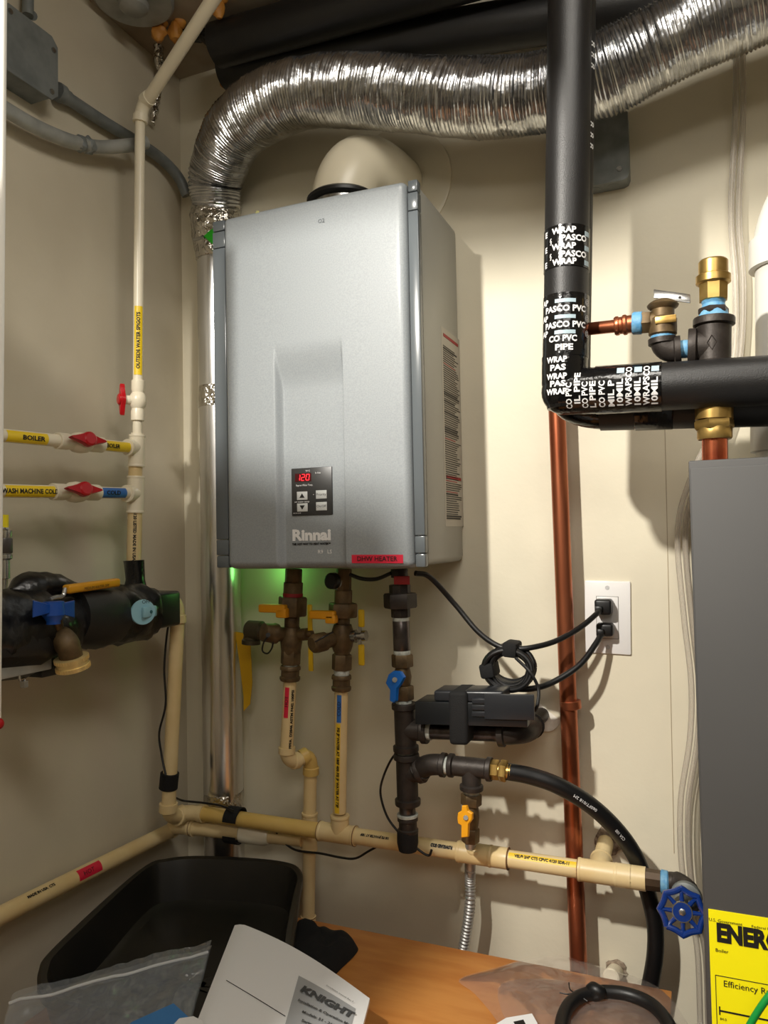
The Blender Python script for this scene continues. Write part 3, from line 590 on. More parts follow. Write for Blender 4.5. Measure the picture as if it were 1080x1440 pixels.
# boiler stub below the insulated pipe
bs = thing('boiler_riser', 'bright copper and brass union rising from the boiler top', 'pipe', Q(1005, 650, YR))
rb0 = Q(1005, 650, YR); rb0.z = Q(968, 648, -.445).z + .0005; obj('copper_stub', pipe_mb(rb0, Q(1005, 610, YR), PR(Q(1005, 630, YR), 34), 28), COPB, bs)
mb = MB().lathe(Q(1005, 618, YR), Q(1004, 560, YR), [(0, .0185), (.002, .0195), (.014, .0195), (.016, .0185)], 28); hexa(mb, Q(1005, 604, YR), Q(1004, 590, YR), .0225); mb.lathe(Q(1004, 590, YR), Q(1004, 560, YR), [(0, .021), (.03, .021)], 24); obj('union', mb, BRAS, bs)
# ================================================================ BOILER
YB = -0.445; bxl = Q(968, 648, YB).x; bzt = Q(968, 648, YB).z
boil = thing('boiler', 'tall grey sheet metal boiler cabinet at the right edge', 'boiler', (bxl + .19, -0.25, 0.3))
obj('cabinet', MB().box((bxl + .2, (YB - .03) / 2, (bzt + .3) / 2), (.4, -YB - .03, bzt - .3), bev=.0018), CASE, boil)
obj('front_panel', MB().box((bxl + .2, YB + .001, (bzt + .32) / 2 - .002), (.398, .004, bzt - .33), bev=.0018), CASE, boil)
obj('foot_rail', MB().box((bxl + .2, -.24, .15), (.36, .36, .3), bev=.003), mat('stand_black', (40, 40, 40), .6), boil)
yf = YB - .0016
ea = Q(996, 1278, yf); ew = .133; eh = .187; 
en = obj('energy_label', MB().box((ea.x + ew / 2, yf, ea.z - eh / 2), (ew, .0008, eh)), ENY, boil, label='yellow energy rating label with bold black heading')
def EP(px, py): return Q(px, py, yf - .0004)
tx = MB(); 
p = EP(1005, 1314); flat_text(tx, 'ENERGYGUIDE', V((ea.x + .0065 + .0605, p.y, EP(1040, 1317).z)), XR, ZU, .0235, bold=.0013, width=.121)
flat_text(tx, 'U.S. Government', EP(1020, 1296), XR, ZU, .0042); flat_text(tx, 'Federal law prohibits removal of this label', V((EP(1057, 1302).x + .035, yf - .0004, EP(1062, 1303).z)), XR, ZU, .0034, width=.07)
flat_text(tx, 'Boiler', EP(1015, 1337), XR, ZU, .0048); flat_text(tx, 'Efficiency Rating (AFUE)', V((EP(1021, 1385).x + .037, yf - .0004, EP(1050, 1389).z)), XR, ZU, .0085, width=.078)
flat_text(tx, '84.0', EP(1017, 1433), XR, ZU, .0035)
bxz = EP(1006, 1371)
tx.box(V((bxz.x + .055, yf - .0006, bxz.z)), (.11, .0003, .0006)); tx.box(V((bxz.x, yf - .0006, bxz.z - .045)), (.0006, .0003, .09))
l0 = EP(1012, 1421); tx.box(V((l0.x + .05, yf - .0006, l0.z)), (.1, .0003, .0016)); tx.box(l0 + V((0, -.0002, 0)), (.0012, .0003, .008))
obj('label_print', tx, PRT, en)
gw = [Q(1040, 1470, YB - .03), Q(1060, 1432, YB - .03), Q(1082, 1400, YB - .028), Q(1110, 1370, YB - .02)]
obj('green_wire', MB().tube(spline(gw, 8), .0032, 12), mat('green_wire_pvc', (20, 140, 60), .35), label='green insulated wire in front of the energy label', cat='wire')
# white vent pipe on the right
YV = -0.15; vr = PR(Q(1108, 450, YV), 98)
vp = thing('vent_pipe', 'thick white vent pipe standing on the boiler at the right edge', 'pipe', Q(1110, 650, YV))
vb = Q(1112, 660, YV); vb.z = bzt + .0005; obj('pipe', pipe_mb(vb, Q(1110, 350, YV), vr * .9, 40), PVCW, vp)
obj('bell', MB().tube(bend(Q(1110, 372, YV), Q(1112, 255, YV), Q(1210, 235, YV), 14), vr, 40), PVCW, vp)
obj('socket', MB().lathe(Q(1110, 377, YV), Q(1110, 340, YV), [(0, vr * .98), (.001, vr * 1.06), (.038, vr * 1.06), (.040, vr)], 40), PVCW, vp)
obj('lower_socket', MB().lathe(Q(1111, 636, YV), Q(1111, 570, YV), [(0, vr * .95), (.001, vr * 1.03), (.07, vr * 1.03), (.072, vr * .95)], 40), PVCW, vp)
# clear tubes
for dx, lab in ((0, 'clear vinyl tube down the wall, left of the twin pair'), (11, 'clear vinyl tube down the wall, right of the twin pair')):
    obj('vinyl_tube', MB().tube(spline([Q(1036 + dx * .7, 40, -.02), Q(1034 + dx, 160, -.02), Q(1028 + dx, 300, -.02), Q(1034 + dx, 400, -.02), Q(1032 + dx * .8, 500, -.02), Q(1010 + dx, 590, -.03), Q(974 + dx, 665, -.03), Q(953 + dx, 745, -.03), Q(961 + dx, 860, -.03), Q(972 + dx, 960, -.03), Q(970 + dx, 1040, -.03), Q(957 + dx, 1130, -.03), Q(960 + dx, 1230, -.03), Q(980 + dx, 1330, -.03), Q(985 + dx, 1440, -.03)], 8), .0044, 12), VINYL, label=lab, cat='tube')

# ================================================================ LEFT IVORY PIPE RUN WITH RED VALVES
YL = -0.218
def PL(px, py): return Q(px, py, YL)
run = thing('ivory_pipe', 'ivory vertical pipe in front of the left wall with angled top leg', 'pipe', PL(190, 790))
k0 = PL(203, 148); ktop = Q(312, -20, -0.29)
dgr = [PR(k0, 17), PR(ktop, 20)]
obj('angled_leg', MB().tube([k0, ktop], dgr, 20), PVCI, run)
obj('elbow', elbow_mb(PL(197, 172), PL(199, 146), k0.lerp(ktop, .07), PR(k0, 18), 1.15, .012), PVCI, run)
obj('pipe', pipe_mb(PL(197, 165), PL(194, 540), PR(PL(195, 350), 14)), PVCI, run)
rr_ = PR(PL(192, 600), 13)
obj('pipe', pipe_mb(PL(193.5, 585), PL(193, 615), rr_), PVCI, run)
obj('pipe', pipe_mb(PL(191, 650), PL(190, 675), PR(PL(190, 660), 19)), CPVC, run)
pl0, pl1 = PL(190, 715), PL(188, 800)
obj('lower_pipe', pipe_mb(pl0, pl1, PR(pl0, 20)), CPVC, run)
XL = PL(192, 620).x
def LX(px, py): return QX(px, py, XL)
def red_valve(loc, A, B, up_, nrm, hdir, label, r, hl):
    up_ = up_ or 1.0
    t = thing('ball_valve', label, 'valve', loc); A, B = V(A), V(B); L = (B - A).length
    mb = MB().lathe(A, B, [(0, r * 1.25), (.001, r * 1.35), (L * .22, r * 1.35), (L * .3, r * 1.2), (L * .38, r * 1.6), (L * .5, r * 1.75), (L * .62, r * 1.6), (L * .7, r * 1.2), (L * .78, r * 1.35), (L - .001, r * 1.35), (L, r * 1.25)], 24)
    mid = (A + B) / 2; n = V(nrm).normalized(); mb.lathe(mid, mid + n, [(0, r), (r * 2.0 * up_, r * .9)], 16); obj('body', mb, PVCI, t)
    h = V(hdir).normalized(); c = mid + n * r * 2.0 * up_; s = h.cross(n)
    out = []
    for k in range(32):
        th_ = 2 * math.pi * k / 32; q = abs(math.cos(th_)); rad = r * 1.25 + (hl - r * 1.25) * q ** 7
        wv = math.sin(th_) * r * 1.25 if abs(math.sin(th_)) * r * 1.25 else 0
        out.append(c + h * math.copysign(q, math.cos(th_)) * rad + s * wv * (1 if q < .9 else .9))
    mb = MB().prism(out, n, r * .9, bev=.0015); mb.lathe(c, c + n, [(0, r * 1.2), (r * 1.1, r * 1.15), (r * 1.3, r * .9)], 18)
    obj('handle', mb, RED, t); return t
nR = V((0.1, -1, 0)).normalized()
red_valve(PL(194, 565), PL(194.5, 535), PL(193.5, 592), 1.35, V((-.55, -.83, 0)), (PL(194, 535) - PL(194, 590)), 'white ball valve with upright red handle on the ivory riser under the yellow label', .0085, .027)
def tee3(A, B, Cn, D, r, m, nm='tee'): return obj(nm, tee_mb(A, B, Cn, D, r, 1.06, .002), m, run)
tee3(PL(193, 612), PL(191.5, 656), PL(192, 629), LX(179, 629), PR(PL(192, 630), 22), PVCI)
tee3(PL(191, 670), PL(190, 721), PL(190.5, 694), LX(178, 694), PR(PL(190, 694), 23), PVCI)
obj('coupling', MB().lathe(PL(193, 609), PL(192.5, 622), [(0, .0105), (.014, .0105)], 20), PVCI, run)
br1 = thing('branch_pipe', 'upper ivory branch pipe on the left wall with yellow BOILER labels', 'pipe', LX(60, 618))
b1a, b1b = LX(-60, 606), LX(182, 629.5); r_b = .0095
obj('pipe', pipe_mb(b1a, b1b, r_b), PVCI, br1)
br2 = thing('branch_pipe', 'lower ivory branch pipe on the left wall with yellow WASH MACHINE COLD label', 'pipe', LX(60, 691))
b2a, b2b = LX(-60, 689), LX(182, 693.5); obj('pipe', pipe_mb(b2a, b2b, r_b), PVCI, br2)
def tY(a, b, px, py=620):
    y = LX(px, py).y; return (y - a.y) / (b.y - a.y)
for (t_, a, b, p0, p1, s, m, pc, w_) in ((br1, b1a, b1b, 4, 62, 'BOILER', YELT, 41, .04), (br1, b1a, b1b, 140, 178, 'BOILER', YELT, 153, .03), (br2, b2a, b2b, 2, 72, 'WASH MACHINE COLD', YELT, 37, .1), (br2, b2a, b2b, 134, 172, 'COLD', BLUET, 153, .032)):
    mb = MB(); cyl_patch(mb, a, b, tY(a, b, p0), tY(a, b, p1), r_b, -.0095, .0095); obj('tape_label', mb, m, t_)
    tm = MB(); sgn = 1 if (b - a).dot(RT) > 0 else -1
    cyl_text(tm, s, a, b, tY(a, b, pc), r_b, .0095, along=sgn, bold=.0003, off=.0009, width=w_); obj('label_lettering', tm, PRT, t_)
y_a, y_b = tY(b1a, b1b, 80), tY(b1a, b1b, 143)
red_valve(LX(118, 622), b1a.lerp(b1b, y_a), b1a.lerp(b1b, y_b), None, V((1, -.25, .15)), (0, 1, 0), 'white ball valve with red handle on the upper branch labelled BOILER', r_b * 1.0, .038)
y_a, y_b = tY(b2a, b2b, 73), tY(b2a, b2b, 137)
red_valve(LX(112, 692), b2a.lerp(b2b, y_a), b2a.lerp(b2b, y_b), None, V((1, -.25, .15)), (0, 1, 0), 'white ball valve with red handle on the lower branch between yellow and blue labels', r_b * 1.0, .038)
mb = MB(); ra, rb = PL(197, 165), PL(194, 540); rv_ = PR(PL(195, 350), 14); tt = lambda py: (PL(195, py).z - ra.z) / (rb.z - ra.z)
cyl_patch(mb, ra, rb, tt(432), tt(528), rv_, -.0075, .0075); obj('yellow_label', mb, YELT, run)
tm = MB(); cyl_text(tm, 'OUTSIDE WATER SPIGOTS', ra, rb, tt(480), rv_, .0085, along=-1, bold=.0003, off=.0009, width=.098); obj('label_lettering', tm, PRT, run)
tm = MB(); cyl_text(tm, '4120 LISTED MADE IN USA', pl0, pl1, .45, PR(pl0, 20), .007, along=1, bold=.0003, width=.085); obj('pipe_print', tm, PRT, run)

# ================================================================ BLACK WRAPPED ASSEMBLY AT LEFT
XA = -0.865
def AX(px, py, dx=0.0): return QX(px, py, XA + dx)
asm = thing('insulated_manifold', 'lumpy black taped pipe manifold along the left wall below the red valves', 'manifold', AX(100, 870))
pts = spline([AX(-50, 890), AX(0, 885), AX(60, 883), AX(95, 872), AX(140, 868), AX(190, 862), AX(222, 857)], 8)
rs = []
for i, p in enumerate(pts):
    u = i / (len(pts) - 1); rs.append(.052 - .010 * u + .004 * math.sin(u * 9) if u < .88 else .040 - .02 * (u - .88) / .12)
MTP = mat('creased_black_wrap', (17, 17, 18), .3, bump=.5, bscale=45, bdist=.004)
obj('taped_insulation', MB().tube(pts, rs, 32, jit=.008), MTP, asm, ang=60)
obj('foam_sleeve', MB().tube([AX(-40, 905), AX(30, 900), AX(72, 885)], [.050, .052, .040], 28, jit=.006), BLKM, asm)
obj('taped_band', MB().tube([AX(95, 868, .004), AX(130, 868, .004), AX(155, 866, .004)], [.044, .049, .044], 32, jit=.003), BLKM, asm)
obj('riser_wrap', MB().tube([PL(188, 788), PL(189, 815), PL(190, 850)], [.0155, .018, .026], 24, jit=.006), BLKT, asm)
obj('upper_lobe', MB().tube(spline([AX(15, 838, -.01), AX(45, 828, -.01), AX(80, 828, -.01), AX(110, 835, -.01)], 4), [.012, .016, .02, .022, .024, .024, .024, .022, .02, .018, .016, .014, .012], 20, jit=.004), MTP, asm)
# bracket
mb = MB().box(AX(12, 937, .01), (.05, .10, .022), bev=.002); brk = thing('steel_bracket', 'grey steel bracket with clip under the black manifold at far left', 'bracket', AX(12, 945, .01)); obj('channel', mb, GALVL, brk)
obj('clip', MB().tube(spline([AX(27, 948, .02), AX(28, 956, .02), AX(34, 955, .02), AX(35, 962, .02)], 4), .0022, 8).box(AX(34, 962, .02), (.007, .007, .009)), STEEL, brk)
obj('end_pad', MB().box(AX(56, 935, .012), (.04, .03, .03), bev=.003), BLK, asm)
# yellow lever
yl = thing('lever_handle', 'yellow dipped lever handle lying on top of the black manifold', 'handle', AX(100, 830, .02))
A_, B_ = AX(92, 827, .03), AX(165, 817, .03); dY = (B_ - A_).normalized()
obj('grip', MB().box((A_ + B_) / 2 + V((0, 0, -.002)), ((B_ - A_).length, .016, .013), ax=(dY, V((1, 0, 0)), V((0, 0, 1))), bev=.004, bs=3), mat('ochre_vinyl', (206, 146, 20), .35), yl)
obj('shank', MB().tube(spline([A_, AX(88, 838, .03), AX(78, 840, .03), AX(70, 843, .03)], 5), .0035, 10), STEEL, yl)
tm = MB(); flat_text(tm, 'MEDIUM WATER OFF', (A_ + B_) / 2 + V((.0082, -.0, -.004)), dY, ZU, .006, width=.05); obj('lettering', tm, PRT, yl)
# blue butterfly handle + brass hose bib
hb = thing('hose_bib', 'brass hose bib with blue butterfly handle and knurled brass cap', 'faucet', AX(98, 935, .05))
c = AX(75, 857, .065)
def HB(px, py, d=.065): return AX(px, py, d)
for s_ in ((45, 76, 845, 848), ): pass
for xs_, in (((46, 74),), ((74, 104),)):
    a, b = xs_; o1 = [HB(a, 845 if a == 46 else 849), HB(b, 849 if b == 74 else 846), HB(b, 858 if b == 74 else 869), HB(a, 869 if a == 46 else 858)]
    o1 = [HB(46, 844), HB(72, 850), HB(72, 861), HB(45, 868)] if a == 46 else [HB(78, 850), HB(104, 844), HB(104, 868), HB(78, 861)]
    obj('blue_wing', MB().prism(o1, V((.8, -.6, 0)), .008, .0015), mat('blue_wing_plastic', (22, 74, 160), .35), hb)
obj('blue_hub', MB().lathe(HB(75, 846), HB(75, 880), [(0, .0135), (.018, .0145), (.026, .009), (.030, .009)], 16), MATS['blue_wing_plastic'], hb)
obj('stem', pipe_mb(HB(78, 868, .05), HB(82, 892, .045), .0085), BRASO, hb)
obj('spout', MB().tube(bend(AX(72, 896, .02), AX(96, 890, .07), AX(101, 930, .06), 12), [.017] * 4 + [.0165] * 5 + [.0155] * 4, 24), BRASO, hb)
a, b = HB(100, 923, .06), HB(104, 944, .06); mb = MB().lathe(a, b, [(0, .0195), (.001, .0225), (.006, .0225), (.0065, .0212), (.012, .0212), (.0125, .0225), (.018, .0225), (.019, .0205)], 40); obj('cap', mb, mat('pale_brass', (240, 214, 150), .35, metal=.6), hb)
kn = MB()
for k in range(36):
    th_ = 2 * math.pi * k / 36; d = (b - a).normalized(); e1 = d.orthogonal().normalized(); e2 = d.cross(e1); rdir = e1 * math.cos(th_) + e2 * math.sin(th_)
    kn.box(a + rdir * .0225 + d * .0035, (.0014, .0014, .005), ax=(rdir, d.cross(rdir), d)); kn.box(a + rdir * .0225 + d * .0155, (.0014, .0014, .005), ax=(rdir, d.cross(rdir), d))
obj('knurling', kn, MATS['pale_brass'], hb, kind='stuff')
# pump box + pale blue knob
pb = thing('circulator_pump', 'black pump housing with pale blue selector at the end of the black manifold', 'pump', AX(215, 860))
pc_ = AX(212, 857, .0); obj('housing', MB().box(pc_, (.07, .075, .060), bev=.006, bs=3), BLKP, pb)
cf = AX(202, 861, .058); obj('dial', MB().lathe(cf - V((.003, -.0015, 0)), cf + V((.88, -.47, 0)), [(0, .020), (.003, .0192)], 28), CYAN, pb)
obj('selector', MB().box(cf + V((.003, .010, 0)), (.006, .030, .017), bev=.002), CYAN, pb)
obj('selector_dot', MB().lathe(cf + V((.0055, .010, 0)), cf + V((.9, .0, 0)), [(0, .0028), (.002, .0025)], 12), mat('teal_dot', (50, 96, 104), .5), pb)
tm = MB(); flat_text(tm, 'OFF', cf + V((.0015, .004, .016)), V((.47, .88, 0)), ZU, .008); obj('dial_print', tm, PRT, pb)
obj('rear_knob', MB().blob(AX(240, 843, -.005), .016).blob(AX(240, 861, .005), .009), BLK, pb)
# gauge/quick coupler at far left
qc = thing('quick_coupler', 'steel quick coupler with yellow tag at the left edge above the black manifold', 'coupler', AX(4, 825, .03))
a, b = Q(4, 828, -.56), Q(3, 720, -.56)
obj('plug', MB().lathe(a, b, [(0, .005), (.012, .006), (.013, .0085), (.036, .0085), (.038, .0115), (.043, .0115), (.044, .0105), (.064, .0105), (.066, .0115), (.073, .0115), (.076, .008), (.083, .006)], 24), STEEL, qc)
obj('sleeve', MB().lathe(a.lerp(b, .46), b, [(0, .0112), (.001, .0118), (.018, .0118), (.019, .0112)], 24), mat('sleeve_dark', (80, 76, 74), .4, metal=.6), qc)
obj('yellow_tag', MB().lathe(Q(4, 744, -.56), Q(4, 700, -.56), [(0, .0068), (.018, .0068)], 20), mat('lime_yellow', (222, 206, 20), .5), qc)
obj('drain_valve', MB().blob(Q(-3, 1018, -.56), .0075), RED, label='dark red knob cut by the left edge below the bracket', cat='valve')
# CPVC drop to corner
CV = -0.15
def CPt(px, py, Y=CV): return Q(px, py, Y)
dpipe = thing('cream_pipe', 'cream vertical pipe from the pump down to the corner with black strap', 'pipe', CPt(237, 1145))
obj('elbow', elbow_mb(AX(236, 848, .0), CPt(250, 838), CPt(250, 875), .0128, 1.18, .012), CPVC, dpipe)
obj('pipe', pipe_mb(CPt(250, 868), CPt(237, 1135), .0125), CPVC, dpipe)
obj('lower_elbow', elbow_mb(CPt(237, 1130), CPt(236, 1152), CPt(254, 1147, -.11), .0135, 1.2, .014), CPVC, dpipe)
obj('strap', MB().lathe(CPt(236.5, 1109), CPt(239, 1085), [(0, .0155), (.001, .0165), (.028, .0165), (.029, .0155)], 20), VELC, dpipe)
obj('joint_ring', MB().lathe(CPt(237.2, 1131), CPt(237.4, 1125), [(0, .0131), (.0008, .0131)], 20), STAIN, dpipe)
# ================================================================ MAIN CREAM RUN
YM = -0.10
def M(px, dy=0): return Q(px, 1141 + (px - 265) * 0.148 + dy, YM)
def MR(px, w): return PR(M(px), w)
main = thing('cream_pipe', 'long cream horizontal pipe across the back wall with several tees', 'pipe', M(480))
rm0, rm1, rm2 = MR(350, 20), MR(560, 23.5), MR(765, 26.5)
rc_ = 0.0132
obj('corner_elbow', elbow_mb(Q(252, 1146, -.115), M(264), M(287), rc_ * 1.05, 1.15, .010), CPVC, main)
obj('yellowed_pipe', pipe_mb(M(283), M(455), rc_), CPVC_Y, main)
obj('tee', tee_mb(M(450), M(500), M(478), M(478, -26), rc_ * 1.18, 1.06, .003), CPVC, main)
obj('pipe', pipe_mb(M(498), M(646), rc_), CPVC, main)
obj('tee', tee_mb(M(644), M(692), M(668), M(668, -8), rc_ * 1.2, 1.05, .003), CPVC, main)
obj('coupling', MB().lathe(M(690), M(715), [(0, rc_ * 1.15), (.001, rc_ * 1.2), ((M(715) - M(690)).length - .001, rc_ * 1.2), ((M(715) - M(690)).length, rc_ * 1.1)], 24), CPVC, main)
obj('pipe', pipe_mb(M(713), M(815), rc_), CPVC, main)
tb = Q(850, 1188, -.012)
obj('tee', tee_mb(M(813), M(869), M(842), M(842).lerp(tb, .45), rc_ * 1.22, 1.04, .003), CPVC, main)
obj('wall_stub', pipe_mb(M(842).lerp(tb, .4), Q(852, 1183, 0.0), rc_ * .95), CPVC, main)
obj('torn_wall_hole', MB().blob(Q(854, 1186, -.003), (.021, .004, .022), jit=.01, js=120), mat('torn_gypsum', (176, 160, 140), .9, rgb2=(90, 70, 54), vscale=120, bump=.8, bscale=200), main)
for p0, p1 in ((868, 888), (887, 908)): obj('coupling', MB().lathe(M(p0), M(p1), [(0, rc_ * 1.25), ((M(p1) - M(p0)).length, rc_ * 1.25)], 28), CPVC, main)
mb = MB().lathe(M(907), M(929), [(0, rc_ * 1.16), ((M(929) - M(907)).length, rc_ * 1.12)], 10); obj('metal_adapter', mb, mat('brown_adapter', (86, 70, 54), .4, metal=.5, var=.2), main)
# yellow print stripes
for p0, p1, s, cl in ((717, 812, 'VEL® 3/4" CTS CPVC 4120 SDR-11', YPRT), ):
    mb = MB(); cyl_patch(mb, M(p0), M(p1), 0, 1, rc_, .002, .010) ; P0_, d_, n_, q_ = cyl_frame(M(p0), M(p1), .5)
    sg = 1 if q_.dot(UP) > 0 else -1; mb = MB(); cyl_patch(mb, M(p0), M(p1), 0, 1, rc_, sg * .001, sg * .010); obj('print_stripe', mb, cl, main)
    tm = MB(); cyl_text(tm, s, M(p0), M(p1), .5, rc_, .0062, along=1, bold=.0003, c0=sg * .0055, off=.0008, width=.082); obj('pipe_print', tm, PRT, main)
tm = MB(); cyl_text(tm, 'FLOWGUARD GOLD', M(602), M(646), .5, rc_, .0068, along=-1, bold=.0006, c0=sg * .004, width=.036, off=.0008)
cyl_text(tm, '100 PSI JP/WATER AT 180F', M(502), M(560), .5, rc_, .0055, along=-1, bold=.0003, c0=sg * .004, width=.05, off=.0008); obj('pipe_print', tm, PRT, main)
for px in (500, 450, 715, 813, 690): obj('joint_ring', MB().lathe(M(px - .6), M(px + 1), [(0, rc_ * 1.262 if px != 690 else rc_*1.21), (.0012, rc_ * 1.262 if px != 690 else rc_*1.21)], 24), STAIN, main)
# sealant, iron elbow and handwheel
gv = thing('gate_valve', 'dark iron elbow valve with blue eight-lobed handwheel at the right end of the cream pipe', 'valve', Q(960, 1282, -.14))
obj('thread_sealant', MB().lathe(M(928), M(940), [(0, .0125), (.002, .016), (.010, .0155), (.013, .0125)], 20), TEFB, gv)
wc = Q(959.5, 1282, -.175); e2 = Q(966, 1254, -.105)
obj('elbow', MB().tube(spline([M(937), Q(950, 1241, YM), Q(964, 1250, YM - .012), Q(967, 1262, YM - .035)], 6), [.0135] * 6 + [.015] * 7 + [.016] * 6, 24), IRON, gv)
obj('bonnet', MB().lathe(Q(966, 1258, YM - .022), wc, [(0, .018), (.004, .0205), (.012, .0205), (.016, .016), (.03, .012), (.04, .006), ((wc - Q(966, 1258, YM - .022)).length, .005)], 24), GALV, gv)
nW = V((0.02, -.96, -.12)).normalized(); nW = (CAM - wc).normalized().lerp(V((0, -1, 0)), .4).normalized(); u1 = nW.orthogonal().normalized(); u2 = nW.cross(u1)
Rw = .0285; ring = []
for k in range(97):
    th_ = 2 * math.pi * k / 96; rr2 = Rw * (1 - .13 * abs(math.sin(4 * th_)) ** .8 + .0); ring.append(wc + (u1 * math.cos(th_) + u2 * math.sin(th_)) * rr2)
whl = obj('handwheel', MB().tube(ring, .0040, 10, caps=False), BLUED, gv)
sp_ = MB()
for k in range(8):
    th_ = 2 * math.pi * k / 8; d = u1 * math.cos(th_) + u2 * math.sin(th_); sp_.tube([wc + d * .011, wc + d * .020 - nW * .001, wc + d * Rw * .98], [.0034, .0026, .0034], 8)
sp_.lathe(wc - nW * .003, wc + nW, [(0, .0125), (.005, .0125)], 28); obj('spoke', sp_, BLUED, whl, label='eight joined blue spokes and hub')
obj('hub_plate', MB().lathe(wc + nW * .002, wc + nW, [(0, .0132), (.0015, .0128)], 28), STEEL, whl); obj('hub_face', MB().lathe(wc + nW * .0034, wc + nW, [(0, .0115), (.0006, .0115)], 28), BLUED, whl)
obj('screw', MB().lathe(wc + nW * .0035, wc + nW, [(0, .005), (.0015, .0045), (.002, .003)], 6), STEEL, whl)
# lower parallel pipe, corner, left wall hot pipe
YQ = -0.097
low = thing('cream_pipe', 'short cream pipe strapped just below the long horizontal one', 'pipe', Q(340, 1172, YQ))
q0, q1 = Q(262, 1166, YQ), Q(436, 1182, YQ)
obj('pipe', pipe_mb(Q(270, 1164, YQ), Q(425, 1180, -.068), .0128), CPVC, low)
obj('union', MB().lathe(Q(337, 1171, -.085), Q(384, 1176, -.076), [(0, .012), (.003, .0165), (.012, .0175), (.05, .0172), (.058, .0145)], 24), PVCI, low)
obj('corner_elbow', elbow_mb(QX(244, 1169, -.925), V((-.925, YQ, Q(262, 1162, YQ).z)), Q(273, 1164, YQ), .0140, 1.1, .010), CPVC, low)
obj('joint_ring', MB().lathe(Q(270, 1163.7, YQ), Q(272, 1164, YQ), [(0, .0156), (.0012, .0156)], 24), STAIN, low)
hp = thing('cream_pipe', 'cream pipe sloping along the left wall with a red HOT label', 'pipe', QX(120, 1230, -.925))
ha, hb_ = QX(-60, 1318, -.925), QX(240, 1168, -.925); obj('pipe', pipe_mb(ha, hb_, .0135), CPVC, hp)
def tH(px): y = QX(px, 1290 - px * .506, -.925).y; return (y - ha.y) / (hb_.y - ha.y)
mb = MB(); cyl_patch(mb, ha, hb_, tH(103), tH(135), .0135, -.010, .008); obj('tape_label', mb, REDT, hp)
tm = MB(); cyl_text(tm, 'HOT', ha, hb_, tH(117), .0135, .010, along=1, off=.0009, width=.022); cyl_text(tm, 'MADE IN USA  CTS', ha, hb_, tH(52), .0135, .006, along=1, c0=-.006, off=.0009, bold=.0003); obj('label_lettering', tm, PRT, hp)
# velcro around both
vs_ = MB(); cA, cB = Q(330, 1156, -.08), Q(330, 1158, -.08)
c_ = (M(330) + Q(330, 1170, YQ)) / 2; ax_ = (M(345) - M(315)).normalized(); upv = (M(330) - Q(330, 1170, YQ)).normalized(); nn = ax_.cross(upv).normalized()
h_ = (M(330) - Q(330, 1170, YQ)).length / 2
lp = []
for k in range(33):
    th_ = 2 * math.pi * k / 32; lp.append((nn * math.cos(th_) * .0185 + upv * (math.sin(th_) * .0185 + math.copysign(h_, math.sin(th_)))))
wv = .0135; vs_.add([c_ + p + ax_ * s for p in lp for s in (-wv, wv)], [(2 * i, 2 * i + 1, 2 * i + 3, 2 * i + 2) for i in range(32)])
vs_.add([c_ + p * 1.06 + ax_ * s for p in lp for s in (-wv, wv)], [(2 * i, 2 * i + 1, 2 * i + 3, 2 * i + 2) for i in range(32)])
vs_.add([c_ + p * f_ + ax_ * s for s in (-wv, wv) for p in lp for f_ in (1, 1.06)], [(66 * b + 2 * i, 66 * b + 2 * i + 1, 66 * b + 2 * i + 3, 66 * b + 2 * i + 2) for b in (0, 1) for i in range(32)])
obj('cable_strap', vs_, VELC, label='wide black hook-and-loop strap binding the two cream pipes together', cat='strap', solid=1)

# ================================================================ HOT AND COLD SERVICE VALVES
def axis_parts(parent, X, Y, Ycoord, spec):
    """spec: list of (y0,y1,widthpx,material,kind,name)"""
    for (y0, y1, w_, m, kd, nm) in spec:
        xa = X(y0); a, b = Q(X(y0), y0, Ycoord), Q(X(y1), y1, Ycoord); r = PR(a, w_); L = (b - a).length; mb = MB()
        if kd == 'hex': hexa(mb, a, b, r * 1.05)
        elif kd == 'oct': mb.lathe(a, b, [(0, r * .95), (.001, r), (L - .001, r), (L, r * .95)], 8, .5)
        elif kd == 'bead': mb.lathe(a, b, [(0, r * .92), (L * .1, r), (L * .25, r), (L * .3, r * .88), (L * .7, r * .88), (L * .75, r), (L * .9, r), (L, r * .92)], 24)
        elif kd == 'ball': mb.lathe(a, b, [(0, r * .75), (L * .2, r * .9), (L * .5, r), (L * .8, r * .9), (L, r * .75)], 24)
        else: mb.lathe(a, b, [(0, r * .97), (.0006, r), (L - .0006, r), (L, r * .97)], 24)
        obj(nm, mb, m, parent)
YH = -0.112
hv = thing('service_valve', 'aged brass hot isolation valve under the heater with relief branch and orange handle, left one', 'valve', Q(407, 955, YH))
Xh = lambda y: 413 - (y - 805) * .035
axis_parts(hv, Xh, 0, YH, [(800, 820, 24, BRASO, 'oct', 'inlet_nut'), (819, 836, 27, BRASO, 'cyl', 'tail'), (834, 840, 28, REDTAG, 'cyl', 'red_ring'), (839, 866, 39, BRASO, 'hex', 'union_nut'), (864, 884, 21, BRASO, 'cyl', 'neck'), (882, 922, 31, BRASO, 'ball', 'body'), (913, 934, 27, BRASO, 'hex', 'lower_nut'), (933, 938, 20, TEFW, 'cyl', 'thread_tape'), (936, 957, 29, BRASO, 'bead', 'adapter')])
def side_branch(par, c, d1, prof, m, nm): obj(nm, MB().lathe(c, d1, prof, 24), m, par)
c = Q(404, 893, YH)
side_branch(hv, c, Q(378, 890, YH - .03), [(0, .012), (.02, .013), (.021, .017), (.026, .018), (.03, .0165), (.036, .016), (.046, .0155), (.048, .010)], BRASO, 'drain_cap')
